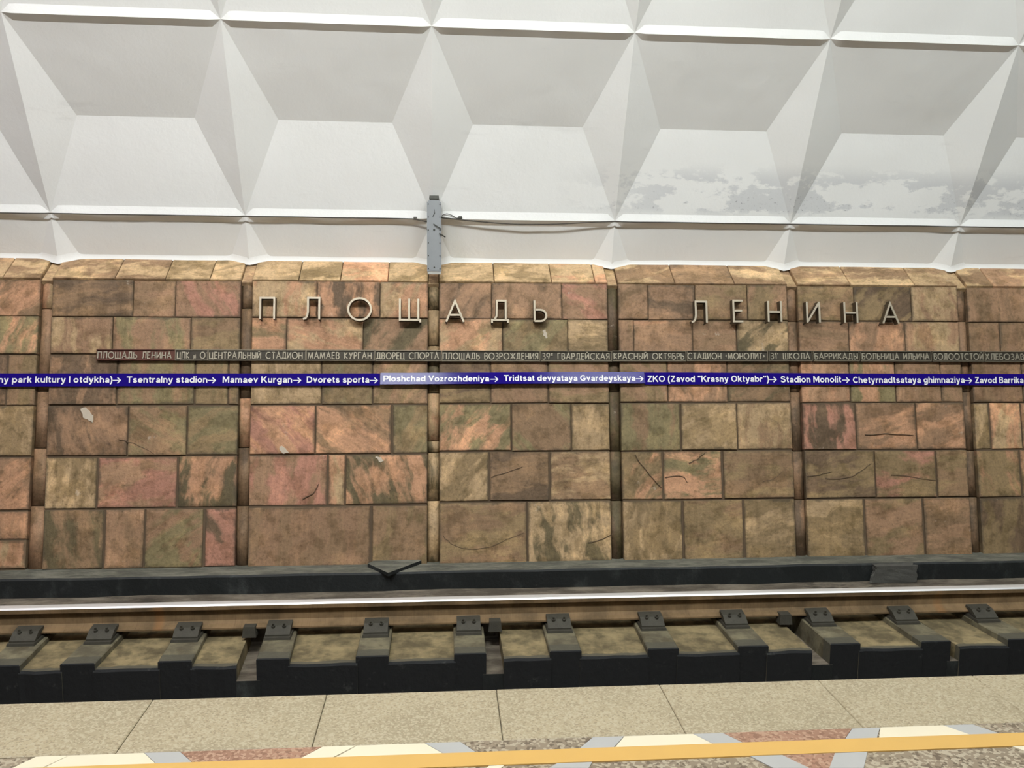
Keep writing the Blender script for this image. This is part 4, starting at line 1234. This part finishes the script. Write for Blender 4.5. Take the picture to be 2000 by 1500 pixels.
# ------------------------------------------------------------------ sleepers with their rail fastenings
SDESC = ['next before the one below the words park kultury', 'below the banner words park kultury', 'below the banner word otdykha', 'below the banner words Tsentralny stadion', 'below the banner words Mamaev Kurgan',
         'below the banner words Dvorets sporta', 'below the banner word Vozrozhdeniya', 'below the banner word devyataya', 'below the banner word ZKO', 'below the banner words Krasny Oktyabr',
         'below the banner words Stadion Monolit', 'below the banner word ghimnaziya', 'below the banner word Zavod Barrikady', 'next after the one below Zavod Barrikady']
def make_sleeper(idx, xf, xc):
    lab = 'black fronted concrete sleeper ' + SDESC[idx]
    th = thing('concrete_sleeper', lab, 'sleeper', Matrix.Translation((xf, Y_FR, 0)), 'concrete sleepers under the rail')
    dx = xc - xf
    yb = Y_R + 0.12 - Y_FR
    bm = bmesh.new()
    ch = 0.006
    ks = random.uniform(-0.008, 0.008)
    def q(x, y, z):
        return bm.verts.new((x + dx * y / yb, y, z))
    def ring(z, ins):
        return [q(-SW + ins, ins, z), q(SW + ins * -1, ins, z), q(SW - ins, yb, z), q(-SW + ins, yb, z)]
    r0, r1, r2 = ring(Z_TR, 0), ring(Z_SL - ch, 0), ring(Z_SL, ch)
    bm.faces.new(r0[::-1]); bm.faces.new(r2)
    for a, b in ((r0, r1), (r1, r2)):
        for k in range(4):
            bm.faces.new((a[k], a[(k + 1) % 4], b[(k + 1) % 4], b[k]))
    obj('block', bm, PAINTS, th)
    yo = Y_R - Y_FR
    cx_ = dx * (yo / yb)
    bm = bmesh.new(); box(bm, cx_ - 0.085, cx_ + 0.085, yo - 0.19, yo + 0.1, Z_SL, Z_SL + 0.016, taper=0.003); obj('base_plate', bm, CLIPM, th)
    bm = bmesh.new(); box(bm, cx_ - 0.07, cx_ + 0.07, yo - 0.105, yo + 0.07, Z_SL + 0.016, Z_RF); obj('rail_pad', bm, RUBBER, th)
    # clamp bar bearing on the rail foot, sloping down to the plate
    bm = bmesh.new()
    v = [bm.verts.new(p) for p in [(cx_ + sx * 0.078, yo - yy, zz) for sx in (-1, 1) for yy, zz in ((0.035, Z_RF + 0.026), (0.035, Z_RF + 0.044), (0.105, Z_RF + 0.034), (0.165, Z_SL + 0.026), (0.165, Z_SL + 0.012), (0.075, Z_RF + 0.012))]]
    n6 = 6
    bm.faces.new(v[:6]); bm.faces.new(v[6:][::-1])
    for k in range(n6):
        bm.faces.new((v[k], v[(k + 1) % n6], v[n6 + (k + 1) % n6], v[n6 + k]))
    cl = obj('clamp', bm, CLIPM, th)
    for sx in (-0.035, 0.035):
        bm = bmesh.new()
        cyl(bm, (cx_ + sx, yo - 0.112, Z_RF + 0.018), (0, -0.25, 1), 0.013, 0.022, 6)
        cyl(bm, (cx_ + sx, yo - 0.114, Z_RF + 0.03), (0, -0.25, 1), 0.007, 0.026, 8)
        obj('bolt', bm, CLIPM, cl)
    return th
for i, (xf, xc) in enumerate(SLX):
    make_sleeper(i, xf, xc)

# ------------------------------------------------------------------ scraps on the kerb
zt = WB.z
a, b, c = [on_z(*q, zt + 0.02) for q in ((718, 1103), (758, 1119), (823, 1097))]
bm = bmesh.new()
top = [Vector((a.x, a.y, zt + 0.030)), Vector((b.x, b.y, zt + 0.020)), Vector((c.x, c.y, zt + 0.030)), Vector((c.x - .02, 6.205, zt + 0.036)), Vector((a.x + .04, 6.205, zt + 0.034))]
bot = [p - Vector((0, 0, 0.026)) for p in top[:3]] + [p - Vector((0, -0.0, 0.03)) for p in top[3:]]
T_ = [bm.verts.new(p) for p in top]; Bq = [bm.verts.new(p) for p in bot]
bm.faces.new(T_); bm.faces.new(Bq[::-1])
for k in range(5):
    f = bm.faces.new((T_[k], T_[(k + 1) % 5], Bq[(k + 1) % 5], Bq[k])); f.material_index = 1  # black sides: shade of the gap around the plate put into the colour
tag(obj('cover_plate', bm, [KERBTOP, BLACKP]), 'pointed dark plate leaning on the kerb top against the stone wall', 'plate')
bm = bmesh.new()
p0, p1 = on_z(1714, 1146, zk_bot), on_z(1800, 1142, zk_bot)
yf = yk_top - 0.075
bmesh.ops.create_cube(bm, size=1)
bmesh.ops.subdivide_edges(bm, edges=bm.edges[:], cuts=4, use_grid_fill=True)
wd, hh = (p1.x - p0.x), WB.z - zk_bot - 0.002
for v in bm.verts:
    co = v.co.copy()
    k = noise.noise(co * 2.6 + Vector((5, 1, 3))) * 0.12 + noise.noise(co * 7) * 0.05
    d = co.normalized() * k
    v.co = Vector(((p0.x + p1.x) / 2 + (co.x + d.x) * wd * (1.0 - 0.12 * (co.z > 0)), yk_top - 0.030 + (co.y + d.y * .7) * 0.075, zk_bot + hh * 0.5 + (co.z + d.z * 0.4) * hh))
tag(obj('rubble_block', bm, mat_plain('dusty_rubble', srgb(76, 75, 70), 0.9, var=0.35, scale=14, bump=0.6)), 'rough grey chunk of concrete lying against the black kerb', 'rubble')
